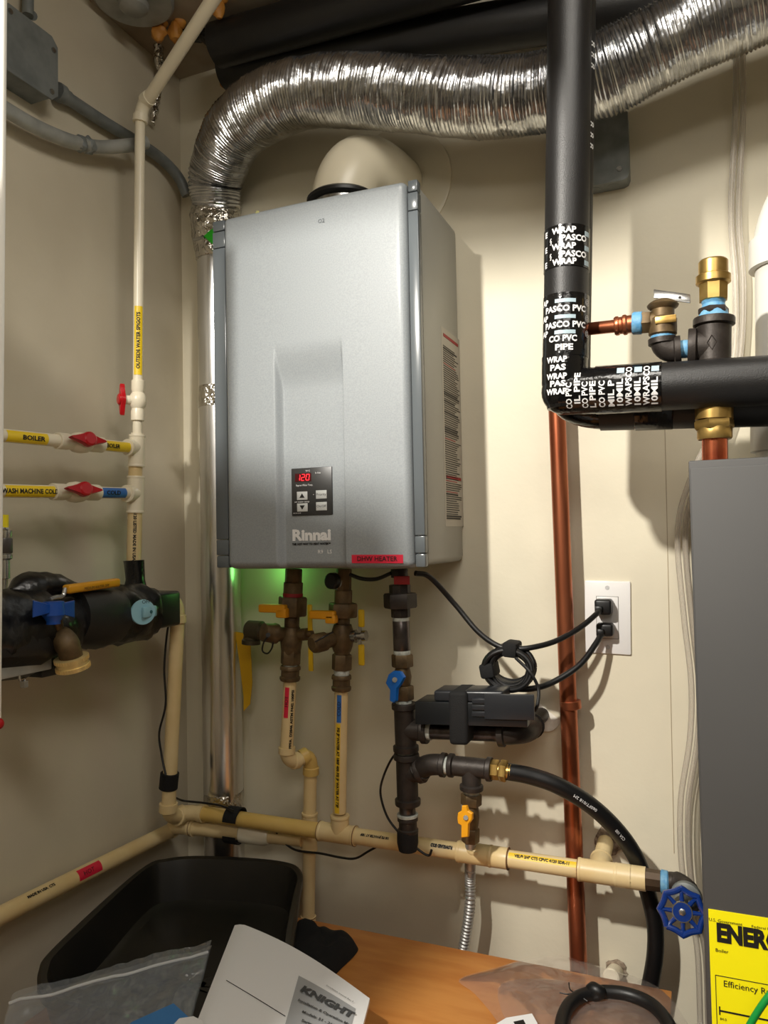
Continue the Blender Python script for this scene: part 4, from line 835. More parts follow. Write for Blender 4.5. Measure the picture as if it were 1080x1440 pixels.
side_branch(hv, Q(392, 888, YH), Q(345, 886, YH), [(0, .010), (.012, .013), (.03, .0135), (.034, .017), (.06, .0175), (.063, .015)], mat('bronze_green', (84, 78, 58), .5, metal=.5, var=.2), 'relief_body')
obj('relief_outlet', MB().lathe(Q(354, 884, YH), Q(353, 905, YH), [(0, .013), (.018, .014), (.02, .0165), (.027, .0165)], 20), MATS['bronze_green'], hv)
def lever_h(par, a, b, m, w=.016, h=.014, name='handle', drop=None):
    d = (b - a).normalized(); up = (ZU - d * ZU.dot(d)).normalized(); s = d.cross(up)
    mb = MB().box((a + b) / 2, ((b - a).length, w, h), ax=(d, s, up), bev=.003, bs=3)
    if drop is not None: mb.box(b.lerp(drop, .5) + d * -.004, ((b - a).length * .4, w, (b - drop).length), ax=(d, s, up), bev=.003)
    obj(name, mb, m, par)
lever_h(hv, Q(366, 855, YH - .025), Q(403, 856, YH - .025), ORNG, drop=Q(398, 868, YH - .025))
obj('side_stem', MB().lathe(Q(418, 893, YH), Q(440, 891, YH), [(0, .009), (.01, .0105), (.02, .0105), (.021, .006), (.03, .006)], 16), BRASO, hv)
for ya_, yb_, xx in ((850, 888, 436), (900, 944, 437)): obj('yellow_wing', MB().box((Q(xx, ya_, YH) + Q(xx, yb_, YH)) / 2, (.009, .004, (Q(xx, ya_, YH) - Q(xx, yb_, YH)).length), bev=.0018), YELP, hv)
tl = spline([Q(377, 895, YH - .055), Q(371, 903, YH - .055), Q(369, 915, YH - .055), Q(376, 919, YH - .055), Q(382, 912, YH - .055), Q(384, 903, YH - .055)], 6)
obj('cap_tether', MB().tube(tl, .0014, 8).lathe(Q(377, 893, YH - .053), Q(377, 893, YH - .06), [(0, .004), (.003, .004)], 12), BLK, hv)
ct = thing('service_valve', 'aged brass cold isolation valve under the heater with yellow wing handle on its right', 'valve', Q(481, 965, YH))
Xc = lambda y: 483.5 - (y - 805) * .022
axis_parts(ct, Xc, 0, YH, [(800, 832, 22, BRASO, 'oct', 'inlet_nut'), (830, 848, 25, BRASO, 'cyl', 'tail'), (848, 868, 39, BRASO, 'hex', 'union_nut'), (866, 880, 20, BRASO, 'cyl', 'neck'), (878, 916, 33, BRASO, 'ball', 'body'), (914, 921, 22, BRASO, 'cyl', 'lower_neck'), (920, 942, 27, BRASO, 'hex', 'lower_nut'), (941, 950, 22, TEFW, 'cyl', 'thread_tape'), (949, 971, 28, BRASO, 'bead', 'adapter')])
side_branch(ct, Q(478, 897, YH), Q(443, 905, YH - .045), [(0, .012), (.03, .0125), (.031, .0155), (.048, .016), (.054, .015), (.058, .011)], BRASO, 'drain_cap')
lever_h(ct, Q(437, 864, YH - .025), Q(472, 865, YH - .025), ORNG, drop=Q(467, 876, YH - .025))
obj('side_stem', MB().lathe(Q(492, 895, YH), Q(514, 894, YH), [(0, .009), (.012, .011), (.013, .006), (.022, .006), (.023, .009), (.03, .009)], 12), STEEL, ct)
for ya_, yb_ in ((857, 882), (906, 936)): obj('yellow_wing', MB().box((Q(508, ya_, YH) + Q(508.5, yb_, YH)) / 2, (.011, .006, (Q(508, ya_, YH) - Q(508, yb_, YH)).length), bev=.0028, bs=3), YELP, ct)
obj('wing_link', MB().box(Q(506, 883, YH), (.005, .003, .016)).box(Q(506, 905, YH), (.005, .003, .012)), STEEL, ct)
obj('black_plug', MB().lathe(Q(476, 817, YH), Q(466, 817, YH - .02), [(0, .010), (.012, .0105), (.0125, .0135), (.022, .0135), (.024, .011)], 24), BLK, ct); obj('plug_ring', MB().lathe(Q(472, 817, YH - .008), Q(466, 817, YH - .02), [(0, .0145), (.002, .0145)], 24), TEFW, ct)
obj('plug_tether', MB().tube(spline([Q(443, 903, YH - .066), Q(455, 896, YH - .06), Q(468, 889, YH - .04)], 6), .0015, 8), BLK, ct)
# cream drops
hot = thing('cream_pipe', 'cream pipe with red HOT label, offset elbows and long drop under the hot valve', 'pipe', Q(435, 1300, -.06))
h0, h1 = Q(408, 955, YH), Q(403, 1054, YH); rh = .0112
obj('pipe', pipe_mb(h0, h1, rh), CPVC, hot)
obj('elbow', elbow_mb(Q(403.5, 1051, YH), Q(403, 1072, YH), Q(418, 1069, -.09), rh * 1.15, 1.12, .010), CPVC, hot)
obj('pipe', pipe_mb(Q(412, 1071, -.097), Q(432, 1064, -.07), rh), CPVC, hot)
obj('elbow', elbow_mb(Q(424, 1066, -.078), Q(438, 1058, -.062), Q(437, 1088, -.06), rh * 1.15, 1.12, .012), CPVC_Y, hot)
YD = -0.06
obj('drop_pipe', pipe_mb(Q(436.5, 1080, YD), Q(433, 1320, YD), .0115), CPVC, hot)
obj('tee', tee_mb(Q(435.5, 1143, YD), Q(435, 1195, YD), Q(435, 1176, YD), Q(415, 1174, YD), .0138, 1.06, .003), CPVC, hot)
obj('coupling', pipe_mb(Q(433.5, 1288, YD), Q(433, 1330, YD), .0138), CPVC, hot)
obj('joint_ring', MB().lathe(Q(433.5, 1289, YD), Q(433.5, 1287, YD), [(0, .0142), (.001, .0142)], 20), STAIN, hot)
tp = lambda a, b, py: (py - a) / (b - a)
mb = MB(); P0_, d_, n_, q_ = cyl_frame(h0, h1, .5); sx_ = 1 if q_.dot(RT) > 0 else -1
cyl_patch(mb, h0, h1, .10, .53, rh, sx_ * -.0085, sx_ * -.0005); obj('tape_label', mb, REDT, hot)
tm = MB(); cyl_text(tm, 'HOT', h0, h1, .30, rh, .0085, along=-1, c0=sx_ * -.0045, off=.0009, width=.018); cyl_text(tm, 'PPFA  D2846 ASTM F442 100PSI', h0, h1, .55, rh, .0065, along=-1, c0=sx_ * .0065, off=.0006, bold=.0003, width=.1); obj('label_lettering', tm, PRT, hot)
cold = thing('cream_pipe', 'straight cream pipe with blue COLD label dropping to the long horizontal pipe', 'pipe', Q(478, 1140, YH))
k0_, k1_ = Q(480, 968, YH), Q(477.5, 1142, YM)
obj('pipe', pipe_mb(k0_, k1_, rh), CPVC, cold)
mb = MB(); cyl_patch(mb, k0_, k1_, .04, .26, rh, sx_ * -.0075, sx_ * .0005); obj('tape_label', mb, BLUET, cold)
mb = MB(); cyl_patch(mb, k0_, k1_, .27, .99, rh, sx_ * -.009, sx_ * -.0005); obj('print_stripe', mb, YPRT, cold)
tm = MB(); cyl_text(tm, 'COLD', k0_, k1_, .15, rh, .0085, along=-1, c0=sx_ * -.0035, off=.0009, width=.024); cyl_text(tm, 'PSI JP WATER AT 180F 400 PSI JP WATER AT 73F', k0_, k1_, .62, rh, .0062, along=1, c0=sx_ * -.0045, off=.0008, bold=.0003, width=.135); obj('label_lettering', tm, PRT, cold)
# yellow tag strip behind valves
tg = [Q(331, 888, -.05), Q(352, 892, -.05), Q(355, 960, -.05), Q(352, 990, -.05), Q(343, 1000, -.05), Q(343, 980, -.05), Q(337, 930, -.05)]
obj('yellow_tag', MB().prism(tg, (0, -1, 0), .0012), mat('yellow_tag_strip', (214, 168, 20), .5), label='yellow ribbon tag hanging behind the hot valve', cat='tag')

# ================================================================ GAS LINE
YG = -0.15
gas = thing('gas_pipe', 'black iron gas pipe string dropping from the right underside of the heater', 'gas pipe', Q(573, 1170, YG))
Xg = lambda y: 562 + (y - 820) * .034
axis_parts(gas, Xg, 0, YG, [(800, 812, 24, IRON, 'cyl', 'stub'), (822, 838, 30, IRON, 'oct', 'union_top'), (834, 855, 45, IRON, 'hex', 'union_nut'), (854, 868, 27, IRON, 'oct', 'union_tail'), (867, 874, 23, TEFW, 'cyl', 'thread_tape'), (873, 915, 24, IRONB, 'cyl', 'nipple'), (914, 921, 24, TEFW, 'cyl', 'thread_tape'), (983, 992, 23, TEFW, 'cyl', 'thread_tape'), (1052, 1062, 24, TEFW, 'cyl', 'thread_tape'), (1128, 1146, 23, IRONB, 'cyl', 'nipple'), (1144, 1148, 30, TEFW, 'cyl', 'cap_rim'), (1147, 1172, 29, IRON, 'bead', 'cap')])
def GQ(px, py, dY=0): return Q(px, py, YG + dY)
rt = PR(GQ(570, 1020), 30)
obj('tee', tee_mb(GQ(568.5, 989), GQ(571, 1056), GQ(570, 1026), GQ(601, 1027.5), rt, 1.2, .008, 28), IRON, gas)
obj('tee', tee_mb(GQ(571.5, 1060), GQ(573.5, 1131), GQ(572, 1088), GQ(594, 1082), rt, 1.2, .008, 28), IRON, gas)
br = thing('gas_branch', 'horizontal iron pipe from the upper gas tee ending in an elbow turned into the wall', 'gas pipe', GQ(670, 1030))
obj('thread_tape', pipe_mb(GQ(600, 1027), GQ(607, 1027.6), rt * .86), TEFW, br)
obj('nipple', pipe_mb(GQ(605, 1027.5), GQ(702, 1031), rt * .76), IRONB, br)
obj('elbow', elbow_mb(GQ(702, 1031), GQ(748, 1032.5), GQ(748, 1020, .085), rt, 1.18, .008), IRON, br)
obj('wall_nipple', MB().lathe(GQ(750, 1016, .085), Q(762, 1005, 0.0), [(0, .012), (.07, .012)], 20), IRON, br)
obj('wall_patch', MB().lathe(Q(768, 1008, -.0015), Q(768, 1008, -1), [(0, .024), (.0015, .023)], 20), mat('plaster_patch', (238, 232, 220), .7, var=.1, vscale=80), br)
g2 = thing('gas_branch', 'iron elbow and tee leading right from the lower gas tee to the black hose', 'gas pipe', GQ(660, 1080))
obj('street_elbow', elbow_mb(GQ(590, 1084), GQ(597, 1072, -.01), GQ(626, 1076, -.01), rt * .95, 1.15, .006), IRON, g2)
obj('nipple', pipe_mb(GQ(622, 1076, -.01), GQ(636, 1077, -.01), rt * .78), TEFW, g2)
obj('tee', tee_mb(GQ(632, 1076, -.01), GQ(691, 1082, -.01), GQ(663, 1079, -.01), GQ(663, 1110, -.01), rt * .88, 1.2, .006, 28), IRON, g2)
mb = MB(); hexa(mb, GQ(690, 1082, -.01), GQ(702, 1083, -.01), .0145); hexa(mb, GQ(703, 1083, -.01), GQ(713, 1085, -.01), .0155); mb.lathe(GQ(700, 1083, -.01), GQ(716, 1085, -.01), [(0, .011), (.02, .011)], 20); obj('brass_flare_nut', mb, BRAS, g2)
hose_p = spline([GQ(713, 1085, -.01), GQ(745, 1091, 0), GQ(785, 1105, .01), GQ(830, 1132, .03), GQ(868, 1168, .05), GQ(895, 1208, .07), Q(911, 1255, -.055), Q(921, 1300, -.05), Q(921, 1345, -.05), Q(912, 1400, -.05), Q(905, 1460, -.05)], 10)
hose = thing('gas_hose', 'thick black rubber gas hose curving down to the right over the wall', 'hose', hose_p[0]); obj('tubing', MB().tube(hose_p, .0122, 24), BLK, hose)
tm = MB(); cyl_text(tm, '060FT/018 2M', hose_p[22], hose_p[33], .5, .0126, .006, along=-1, width=.04, off=.001); obj('hose_print', tm, WHT, hose); tm = MB(); cyl_text(tm, 'CSA 100', hose_p[36], hose_p[44], .5, .0126, .006, along=-1, width=.02, off=.001); obj('hose_print', tm, WHT, hose)
# blue handle valve
bv = thing('gas_valve', 'brass gas ball valve with bright blue lever below the union', 'valve', GQ(566, 985))
axis_parts(bv, Xg, 0, YG, [(920, 938, 29, BRASO, 'hex', 'top_hex'), (937, 966, 25, BRASO, 'ball', 'body'), (964, 984, 28, BRASO, 'hex', 'bottom_hex')])
fz = -.028; nv = V((-.25, -1, .05)).normalized()
o_ = [GQ(545, 960, fz), GQ(549, 948, fz), GQ(556, 943, fz), GQ(566, 944, fz), GQ(571, 952, fz), GQ(566, 962, fz), GQ(561, 968, fz), GQ(560, 985, fz), GQ(556, 988, fz), GQ(551, 985, fz), GQ(551, 970, fz)]
obj('blue_lever', MB().prism(o_, nv, .006, .0015), BLUEP, bv); obj('lever_screw', MB().lathe(GQ(555, 956, fz - .005), GQ(555, 956, fz - .05), [(0, .0045), (.003, .004)], 12), STEEL, bv)
obj('stem', pipe_mb(GQ(563, 953), GQ(560, 955, fz), .006), BRASO, bv)
# yellow handle valve
yv = thing('gas_valve', 'small brass valve with yellow star lever above the corrugated connector', 'valve', GQ(660, 1180))
Xy = lambda y: 663 - (y - 1110) * .02
axis_parts(yv, Xy, 0, YG + .0, [(1108, 1118, 22, TEFW, 'cyl', 'thread_tape'), (1116, 1132, 28, BRASO, 'hex', 'top_hex'), (1130, 1168, 24, BRASO, 'ball', 'body'), (1164, 1184, 24, BRASO, 'hex', 'bottom_hex')])
o_ = [GQ(x_, y_, fz) for x_, y_ in ((645, 1150), (646, 1142), (651, 1139), (652, 1132), (658, 1132), (660, 1139), (666, 1143), (666, 1151), (661, 1158), (660, 1176), (651, 1177), (651, 1160), (646, 1157))]
obj('yellow_lever', MB().prism(o_, nv, .005, .0012), ORNG, yv); obj('lever_screw', MB().lathe(GQ(655, 1150, fz - .004), GQ(655, 1150, fz - .05), [(0, .004), (.003, .0035)], 12), STEEL, yv)
# corrugated connector
fp = spline([Q(662, 1178, YG + .03), Q(661, 1230, -.06), Q(661, 1270, -.06), Q(656, 1310, -.06), Q(645, 1370, -.06)], 60); o2 = []; r2_ = []
cumf = 0
for i, p in enumerate(fp): 
    if i: cumf += (p - fp[i - 1]).length
    r2_.append(.0080 + .0010 * math.sin(cumf / .0055 * 2 * math.pi))
obj('corrugated_connector', MB().tube(fp, r2_, 20), mat('satin_steel', (186, 186, 184), .42, metal=.75), label='corrugated stainless gas connector going down behind the cream pipe', cat='hose')
obj('red_tag', MB().box(GQ(565, 816, -.02), (.026, .0015, .013), bev=.0005), REDTAG, label='small red tag at the top of the gas pipe under the heater', cat='tag')
obj('strap_loop', MB().lathe(GQ(573, 1168), GQ(573.5, 1195), [(0, .0165), (.018, .0165), (.03, .014)], 20), VELC, label='black strap hanging round the gas pipe cap', cat='strap')
# ================================================================ OUTLET, CORDS, POWER SUPPLY
oc = Q(854.5, 868, -.002)
ol = thing('wall_outlet', 'white duplex wall outlet plate with two black plugs in it', 'outlet', Q(854.5, 868, 0))
tl_ = -0.02; oax = (V((math.cos(tl_), 0, math.sin(tl_))), V((0, 1, 0)), V((-math.sin(tl_), 0, math.cos(tl_))))
ow, oh = .071, .116
mb = MB(); k = .004
mb.box(oc, (ow, .0055, oh), ax=oax, bev=.0022, bs=2); obj('plate', mb, mat('outlet_white', (240, 238, 236), .25), ol)
obj('receptacle_gap', MB().box(oc + V((0, -.0026, 0)), (.0345, .001, .0675), ax=oax), mat('gap_grey', (120, 116, 110), .6), ol)
obj('receptacle', MB().box(oc + V((0, -.0030, 0)), (.033, .0015, .066), ax=oax, bev=.0005), MATS['outlet_white'], ol)
for s_ in (-1, 1): obj('screw', MB().lathe(oc + oax[2] * s_ * .0475 + V((0, -.0026, 0)), oc + oax[2] * s_ * .0475 + V((0, -1, 0)), [(0, .0036), (.001, .0032)], 16).box(oc + oax[2] * s_ * .0475 + V((0, -.0037, 0)), (.0008, .0004, .006)), mat('screw_white', (206, 206, 206), .4), ol)
def plug(px, py, label, big):
    c = Q(px, py, -.018); t = thing('power_plug', label, 'plug', Q(px, py, -.005))
    sx_, sy_, sz_ = (.026, .026, .024) if big else (.026, .022, .020)
    mb = MB().box(c, (sx_, sy_, sz_), bev=.004, bs=3); mb.box(c + V((-.006, -.014, -.004)), (.012, .010, .013), bev=.003); obj('body', mb, BLK, t); return t
c1_ = plug(849, 853, 'upper black power plug in the white outlet with its cord rising to the heater', 1); c2_ = plug(851, 885, 'lower black power plug in the white outlet with its cord to the coiled bundle', 0)
cordA = spline([Q(584, 806, -.17), Q(605, 812, -.15), Q(640, 850, -.13), Q(672, 888, -.13), Q(700, 908, -.13), Q(722, 912, -.13), Q(745, 911, -.125), Q(780, 902, -.10), Q(815, 883, -.07), Q(838, 864, -.045), Q(843, 858, -.034)], 8)
obj('cord', MB().tube(cordA, .0042, 12), BLK, c1_)
cordB = spline([Q(846, 890, -.030), Q(838, 905, -.045), Q(815, 935, -.07), Q(780, 958, -.09), Q(750, 968, -.11), Q(722, 968, -.12), Q(700, 960, -.12)], 8)
obj('cord', MB().tube(cordB, .0046, 12), BLK, c2_)
coil = thing('coiled_cord', 'coiled black cord bundle held by a strap above the power supply', 'cord', Q(718, 940, -.12)); cc = Q(718, 938, -.125)
for k in range(11):
    rnd = random.Random(k); rx_, rz_ = .031 + rnd.uniform(-.004, .006), .0265 + rnd.uniform(-.004, .005); ox, oz, oy = rnd.uniform(-.003, .003), rnd.uniform(-.003, .003), -.016 + .0032 * k
    obj('loop', MB().tube([cc + V((ox + rx_ * math.cos(2 * math.pi * i / 32), oy + .002 * math.sin(4 * math.pi * i / 32), oz + rz_ * math.sin(2 * math.pi * i / 32))) for i in range(33)], .0038, 10, caps=False), BLK, coil)
for a_deg, nm in ((85, 0), (190, 1)):
    a_ = math.radians(a_deg); c3_ = cc + V((.033 * math.cos(a_), 0, .028 * math.sin(a_))); rd_ = V((math.cos(a_), 0, math.sin(a_))); tg_ = V((-math.sin(a_), 0, math.cos(a_)))
    obj('strap', MB().box(c3_, (.022, .042, .022), ax=(rd_, V((0, 1, 0)), tg_), bev=.004), VELC, coil)
ps = thing('power_supply', 'black battery power unit strapped on the horizontal gas pipe', 'power supply', GQ(675, 1010))
obj('base_case', MB().box((GQ(596, 995) + GQ(748, 998)) / 2 + V((0, -.01, 0)), ((GQ(748, 998) - GQ(594, 995)).length, .055, .034), ax=((GQ(748, 998) - GQ(596, 995)).normalized(), V((0, 1, 0)), ZU), bev=.002), BLKP, ps)
pa = lambda px, py, dy: GQ(px, py, dy)
axp = (GQ(748, 998) - GQ(596, 995)).normalized()
obj('top_case', MB().box(pa(664, 975, -.012), (.105, .048, .016), ax=(axp, V((0, 1, 0)), ZU), bev=.0035, bs=3), BLKG, ps)
obj('end_case', MB().box(pa(716, 994, -.0385), (.072, .004, .036), ax=(axp, V((0, 1, 0)), ZU), bev=.001), BLKG, ps)
for k in range(3): obj('ridge', MB().box(pa(676, 986 + 9 * k, -.0385), (.026, .003, .007), ax=(axp, V((0, 1, 0)), ZU), bev=.0008), BLKG, ps)
obj('strap', MB().box(pa(652, 1004, -.012), (.029, .062, .078), ax=(axp, V((0, 1, 0)), ZU), bev=.006, bs=3), VELC, ps)
obj('lead', MB().tube(spline([Q(725, 925, -.14), Q(745, 945, -.15), Q(757, 968, -.15), Q(756, 990, -.16), Q(752, 1000, -.16)], 6), .0025, 10), BLK, ps)
# thin sensor cables
TH = .0019
obj('thin_cable', MB().tube(spline([GQ(566, 1058, -.0), GQ(553, 1064, .02), GQ(540, 1090, .03), GQ(535, 1115, .03), GQ(543, 1145, .03), GQ(556, 1165, .03), Q(572, 1180, -.12), Q(590, 1196, -.12), Q(603, 1203, -.12), Q(607, 1195, -.12)], 6), TH, 10), BLK, label='thin black cable looping beside the lower gas tees', cat='cable')
obj('thin_cable', MB().tube(spline([Q(343, 1156, -.10), Q(383, 1166, -.085), Q(395, 1180, -.08), Q(415, 1195, -.08), Q(450, 1200, -.08), Q(480, 1206, -.08), Q(500, 1207, -.08), Q(520, 1196, -.08), Q(540, 1186, -.08), Q(560, 1182, -.10)], 6), TH, 10), BLK, label='thin black cable sagging below the long cream pipe', cat='cable')
obj('thin_cable', MB().tube(spline([AX(240, 868, .005), Q(235, 890, -.16), Q(231, 940, -.165), Q(233, 990, -.165), Q(224, 1030, -.165), Q(227, 1060, -.165), Q(233, 1090, -.17)], 6), TH, 10), BLK, label='thin black cable hanging from the pump beside the cream drop pipe', cat='cable')
obj('thin_cable', MB().tube(spline([Q(245, 1121, -.14), Q(258, 1126, -.11), Q(285, 1129, -.105), Q(310, 1133, -.11), Q(328, 1140, -.118)], 6), TH, 10), BLK, label='thin black cable running from corner to the strap over the cream pipes', cat='cable')
obj('thin_cable', MB().tube(spline([Q(492, 808, -.15), Q(510, 814, -.15), Q(530, 814, -.15), Q(550, 806, -.16)], 6), .0032, 10), BLK, label='short black cable drooping under the heater between cold valve and gas pipe', cat='cable')

# green indicator under heater
gl_ = Q(385, 803, -.03); gi = obj('indicator_light', MB().blob(V((Q(405, 800, -.03).x, -.03, hz0 - .004)), .0035), GLED, label='tiny green indicator light under the heater case', cat='light')
lamp('POINT', 'green_indicator_glow', (Q(385, 820, -.04).x, -.035, hz0 - .012), (0, 0, 0), .05, (.25, 1, .2), shadow_soft_size=.02)

# ================================================================ WOODEN BENCH, TUB, PAPERS, BAGS
ZB = 0.864; bxr = QZ(945, 1392, ZB).x; byb = QZ(700, 1345, ZB).y
bx0 = QZ(86, 1400, ZB).x
bench = thing('wooden_bench', 'orange plywood bench top in front of the back wall', 'bench', ((-.93 + bxr) / 2, byb - .4, 0))
obj('top', MB().box(((bx0 + bxr) / 2, byb - .35, ZB - .009), (bxr - bx0, .7, .018), bev=.0015), WOOD, bench)
obj('side_panel', MB().box((bxr - .012, byb - .35, ZB / 2 - .01), (.018, .66, ZB - .02)), WOOD, bench); obj('side_panel', MB().box((bx0 + .02, byb - .35, ZB / 2 - .01), (.018, .66, ZB - .02)), WOOD, bench)
obj('back_panel', MB().box(((bx0 + bxr) / 2, byb - .03, ZB / 2 - .01), (bxr - bx0 - .05, .012, ZB - .02)), WOOD, bench)
# tub
zr = .938
rimc = [QZ(238, 1207, zr), QZ(300, 1204, zr), QZ(395, 1211, zr), QZ(424, 1226, zr), QZ(421, 1262, zr), QZ(398, 1420, zr), QZ(380, 1455, zr), QZ(330, 1462, zr), QZ(180, 1432, zr), QZ(86, 1410, zr), QZ(58, 1396, zr), QZ(54, 1366, zr), QZ(80, 1328, zr), QZ(195, 1224, zr)]
def closed(pts, n=8):
    m = len(pts); out = []
    for i in range(m):
        a, b, c, d = pts[i - 1], pts[i], pts[(i + 1) % m], pts[(i + 2) % m]
        for k in range(n):
            t = k / n; out.append(0.5 * ((2 * b) + (c - a) * t + (2 * a - 5 * b + 4 * c - d) * t * t + (3 * b - a - 3 * c + d) * t ** 3))
    return out
rl = closed(rimc, 6); ctr = sum(rl, V()) / len(rl)
for p in rl: p.x = max(p.x, -.948)
def inset(p, d): v = V((ctr.x - p.x, ctr.y - p.y, 0)); return p + v.normalized() * d
rings = []
for d, z in ((0.0, zr - .012), (0.0, zr), (.004, zr + .002), (.012, zr), (.016, zr - .012), (.030, ZB + .012), (.045, ZB + .004), (.12, ZB + .003), (.2, ZB + .003)):
    rings.append([V((inset(p, d).x, inset(p, d).y, z)) for p in rl])
n_ = len(rl); mb = MB(); mb.add([p for r_ in rings for p in r_] + [V((ctr.x, ctr.y, ZB + .003))], [(i * n_ + k, i * n_ + (k + 1) % n_, (i + 1) * n_ + (k + 1) % n_, (i + 1) * n_ + k) for i in range(len(rings) - 1) for k in range(n_)] + [((len(rings) - 1) * n_ + k, (len(rings) - 1) * n_ + (k + 1) % n_, len(rings) * n_) for k in range(n_)])
tub = thing('plastic_tub', 'large black plastic drain tub lying in the corner below the cream pipes', 'tub', V((ctr.x, ctr.y, ZB)))
obj('basin', mb, TUB, tub)
outer = [[V((inset(p, d).x, inset(p, d).y, z)) for p in rl] for d, z in ((0, zr - .012), (.005, zr - .012), (.02, ZB + .002), (.1, ZB + .001))]
mb = MB(); mb.add([p for r_ in outer for p in r_], [(i * n_ + k, i * n_ + (k + 1) % n_, (i + 1) * n_ + (k + 1) % n_, (i + 1) * n_ + k) for i in range(3) for k in range(n_)]); obj('outer_shell', mb, TUB, tub)
# black cloth
def lump(name, pix, z0, h, m, label, cat, amp=.006):
    ol_ = closed([QZ(x, y, z0) for x, y in pix], 4); c = sum(ol_, V()) / len(ol_); n = len(ol_); vs = []; R_ = 8
    for j in range(R_ + 1):
        f = 1 - j / R_; hh = h * math.sqrt(max(0, 1 - f ** 4))
        for p in ol_:
            q = c + (p - c) * f; q = V((q.x, q.y, z0 + hh * (1 + .5 * noise.noise(q * 30)) + amp * noise.noise(q * 55) * (1 - f ** 3))); vs.append(q)
    fs = [(j * n + k, j * n + (k + 1) % n, (j + 1) * n + (k + 1) % n, (j + 1) * n + k) for j in range(R_) for k in range(n)]
    return obj(name, MB().add(vs, fs), m, label=label, cat=cat, ang=80)
lump('black_cloth', [(415, 1305), (432, 1306), (445, 1318), (462, 1316), (488, 1322), (503, 1332), (500, 1342), (480, 1362), (455, 1385), (420, 1390), (400, 1345)], ZB + .001, .024, CLOTH, 'crumpled black cloth on the bench beside the tub', 'cloth')
# manual
def BK(px, py):  # booklet height falls toward the bench at the right
    z = .957 - .006 * max(0, min(1, (px - 330) / 90)) - .036 * max(0, min(1, (px - 420) / 100)); return QZ(px, py, z)
A0, B0, C0, D0 = BK(330, 1295), BK(520, 1404), BK(480, 1560), BK(225, 1560)
def BP(u, v, lift=0.0):
    p = A0.lerp(B0, u).lerp(D0.lerp(C0, u), v); p = p + V((0, 0, .010 * math.sin(math.pi * u) * (1 - v) + lift)); 
    if u < .1: p.z -= (.1 - u) ** 2 * .6
    return p
man = thing('manual', 'white stapled installation manual with grey printed cover block lying over the tub rim', 'booklet', (A0 + B0) / 2)
for k, nm in ((0, 'cover_page'), (1, 'page_block')):
    th = .0006 if k == 0 else .004; of = 0 if k == 0 else -.0014
    g1 = [BP(i / 24, j / 16, of) for j in range(17) for i in range(25)]; g2_ = [p - V((0, 0, th)) for p in g1]; mb = MB(); W_ = 25
    fs = [(j * W_ + i, j * W_ + i + 1, (j + 1) * W_ + i + 1, (j + 1) * W_ + i) for j in range(16) for i in range(24)]; N_ = len(g1)
    fs2 = [tuple(N_ + x for x in f[::-1]) for f in fs]; rim_ = list(range(25)) + [j * W_ + 24 for j in range(1, 17)] + [16 * W_ + i for i in range(23, -1, -1)] + [j * W_ for j in range(15, 0, -1)]
    fs3 = [(rim_[i], rim_[(i + 1) % len(rim_)], rim_[(i + 1) % len(rim_)] + N_, rim_[i] + N_) for i in range(len(rim_))]
    obj(nm, mb.add(g1 + g2_, fs + fs2 + fs3), PAPER, man, ang=60)
# locate cover block in booklet coordinates by search
def find_uv(px, py):
    best = None
    for i in range(81):
        for j in range(81):
            p = BP(i / 80, j / 80); d = p - CAM; zz = d.dot(FW); X_ = 540 + FPX * d.dot(RT) / zz; Y_ = 720 - FPX * d.dot(UP) / zz; e = (X_ - px) ** 2 + (Y_ - py) ** 2
            if best is None or e < best[0]: best = (e, i / 80, j / 80)
    return best[1], best[2]
ua, va = find_uv(420, 1377); ub, vb = find_uv(499, 1421)
mb = MB().grid(lambda u, v: BP(ua + (ub - ua) * u, (va + vb) / 2 - .02 + .55 * v, .0007), 10, 10); obj('cover_block', mb, PAPG, man, label='grey printed cover block')
def bk_text(mb, s, u, v, size, bold=0, width=None):
    c = BP(u, v, .0015); r_ = (BP(u + .05, v) - BP(u - .05, v)).normalized(); dn = (BP(u, v + .03) - BP(u, v - .03)); dn = (dn - r_ * dn.dot(r_)).normalized(); flat_text(mb, s, c, r_, -dn, size, bold, width, off=.0006)
um = (ua + ub) / 2; vm = (va + vb) / 2; tm = MB()
u_, v_ = find_uv(460, 1412); bk_text(tm, 'KNIGHT', u_, v_, .017, .0009, .072)
u_, v_ = find_uv(455, 1425); bk_text(tm, 'Installation & Operation Manual', u_ + .02, v_, .0062, .0002, .078)
u_, v_ = find_uv(448, 1434); bk_text(tm, 'Models: 51 - 211', u_, v_, .0062, .0002); u_, v_ = find_uv(440, 1440); bk_text(tm, 'Series: 100', u_, v_ + .02, .0062, .0002)
u_, v_ = find_uv(478, 1402); bk_text(tm, 'Installation manual Rev F', u_, v_ - .01, .004); obj('cover_print', tm, mat('dark_grey_print', (66, 68, 70), .6), man)
ln = [BP(*find_uv(318, 1381), .0009), BP(*find_uv(360, 1405), .0009), BP(*find_uv(400, 1431), .0009)]; obj('pen_line', MB().tube(ln, .0004, 6), PRT, man)
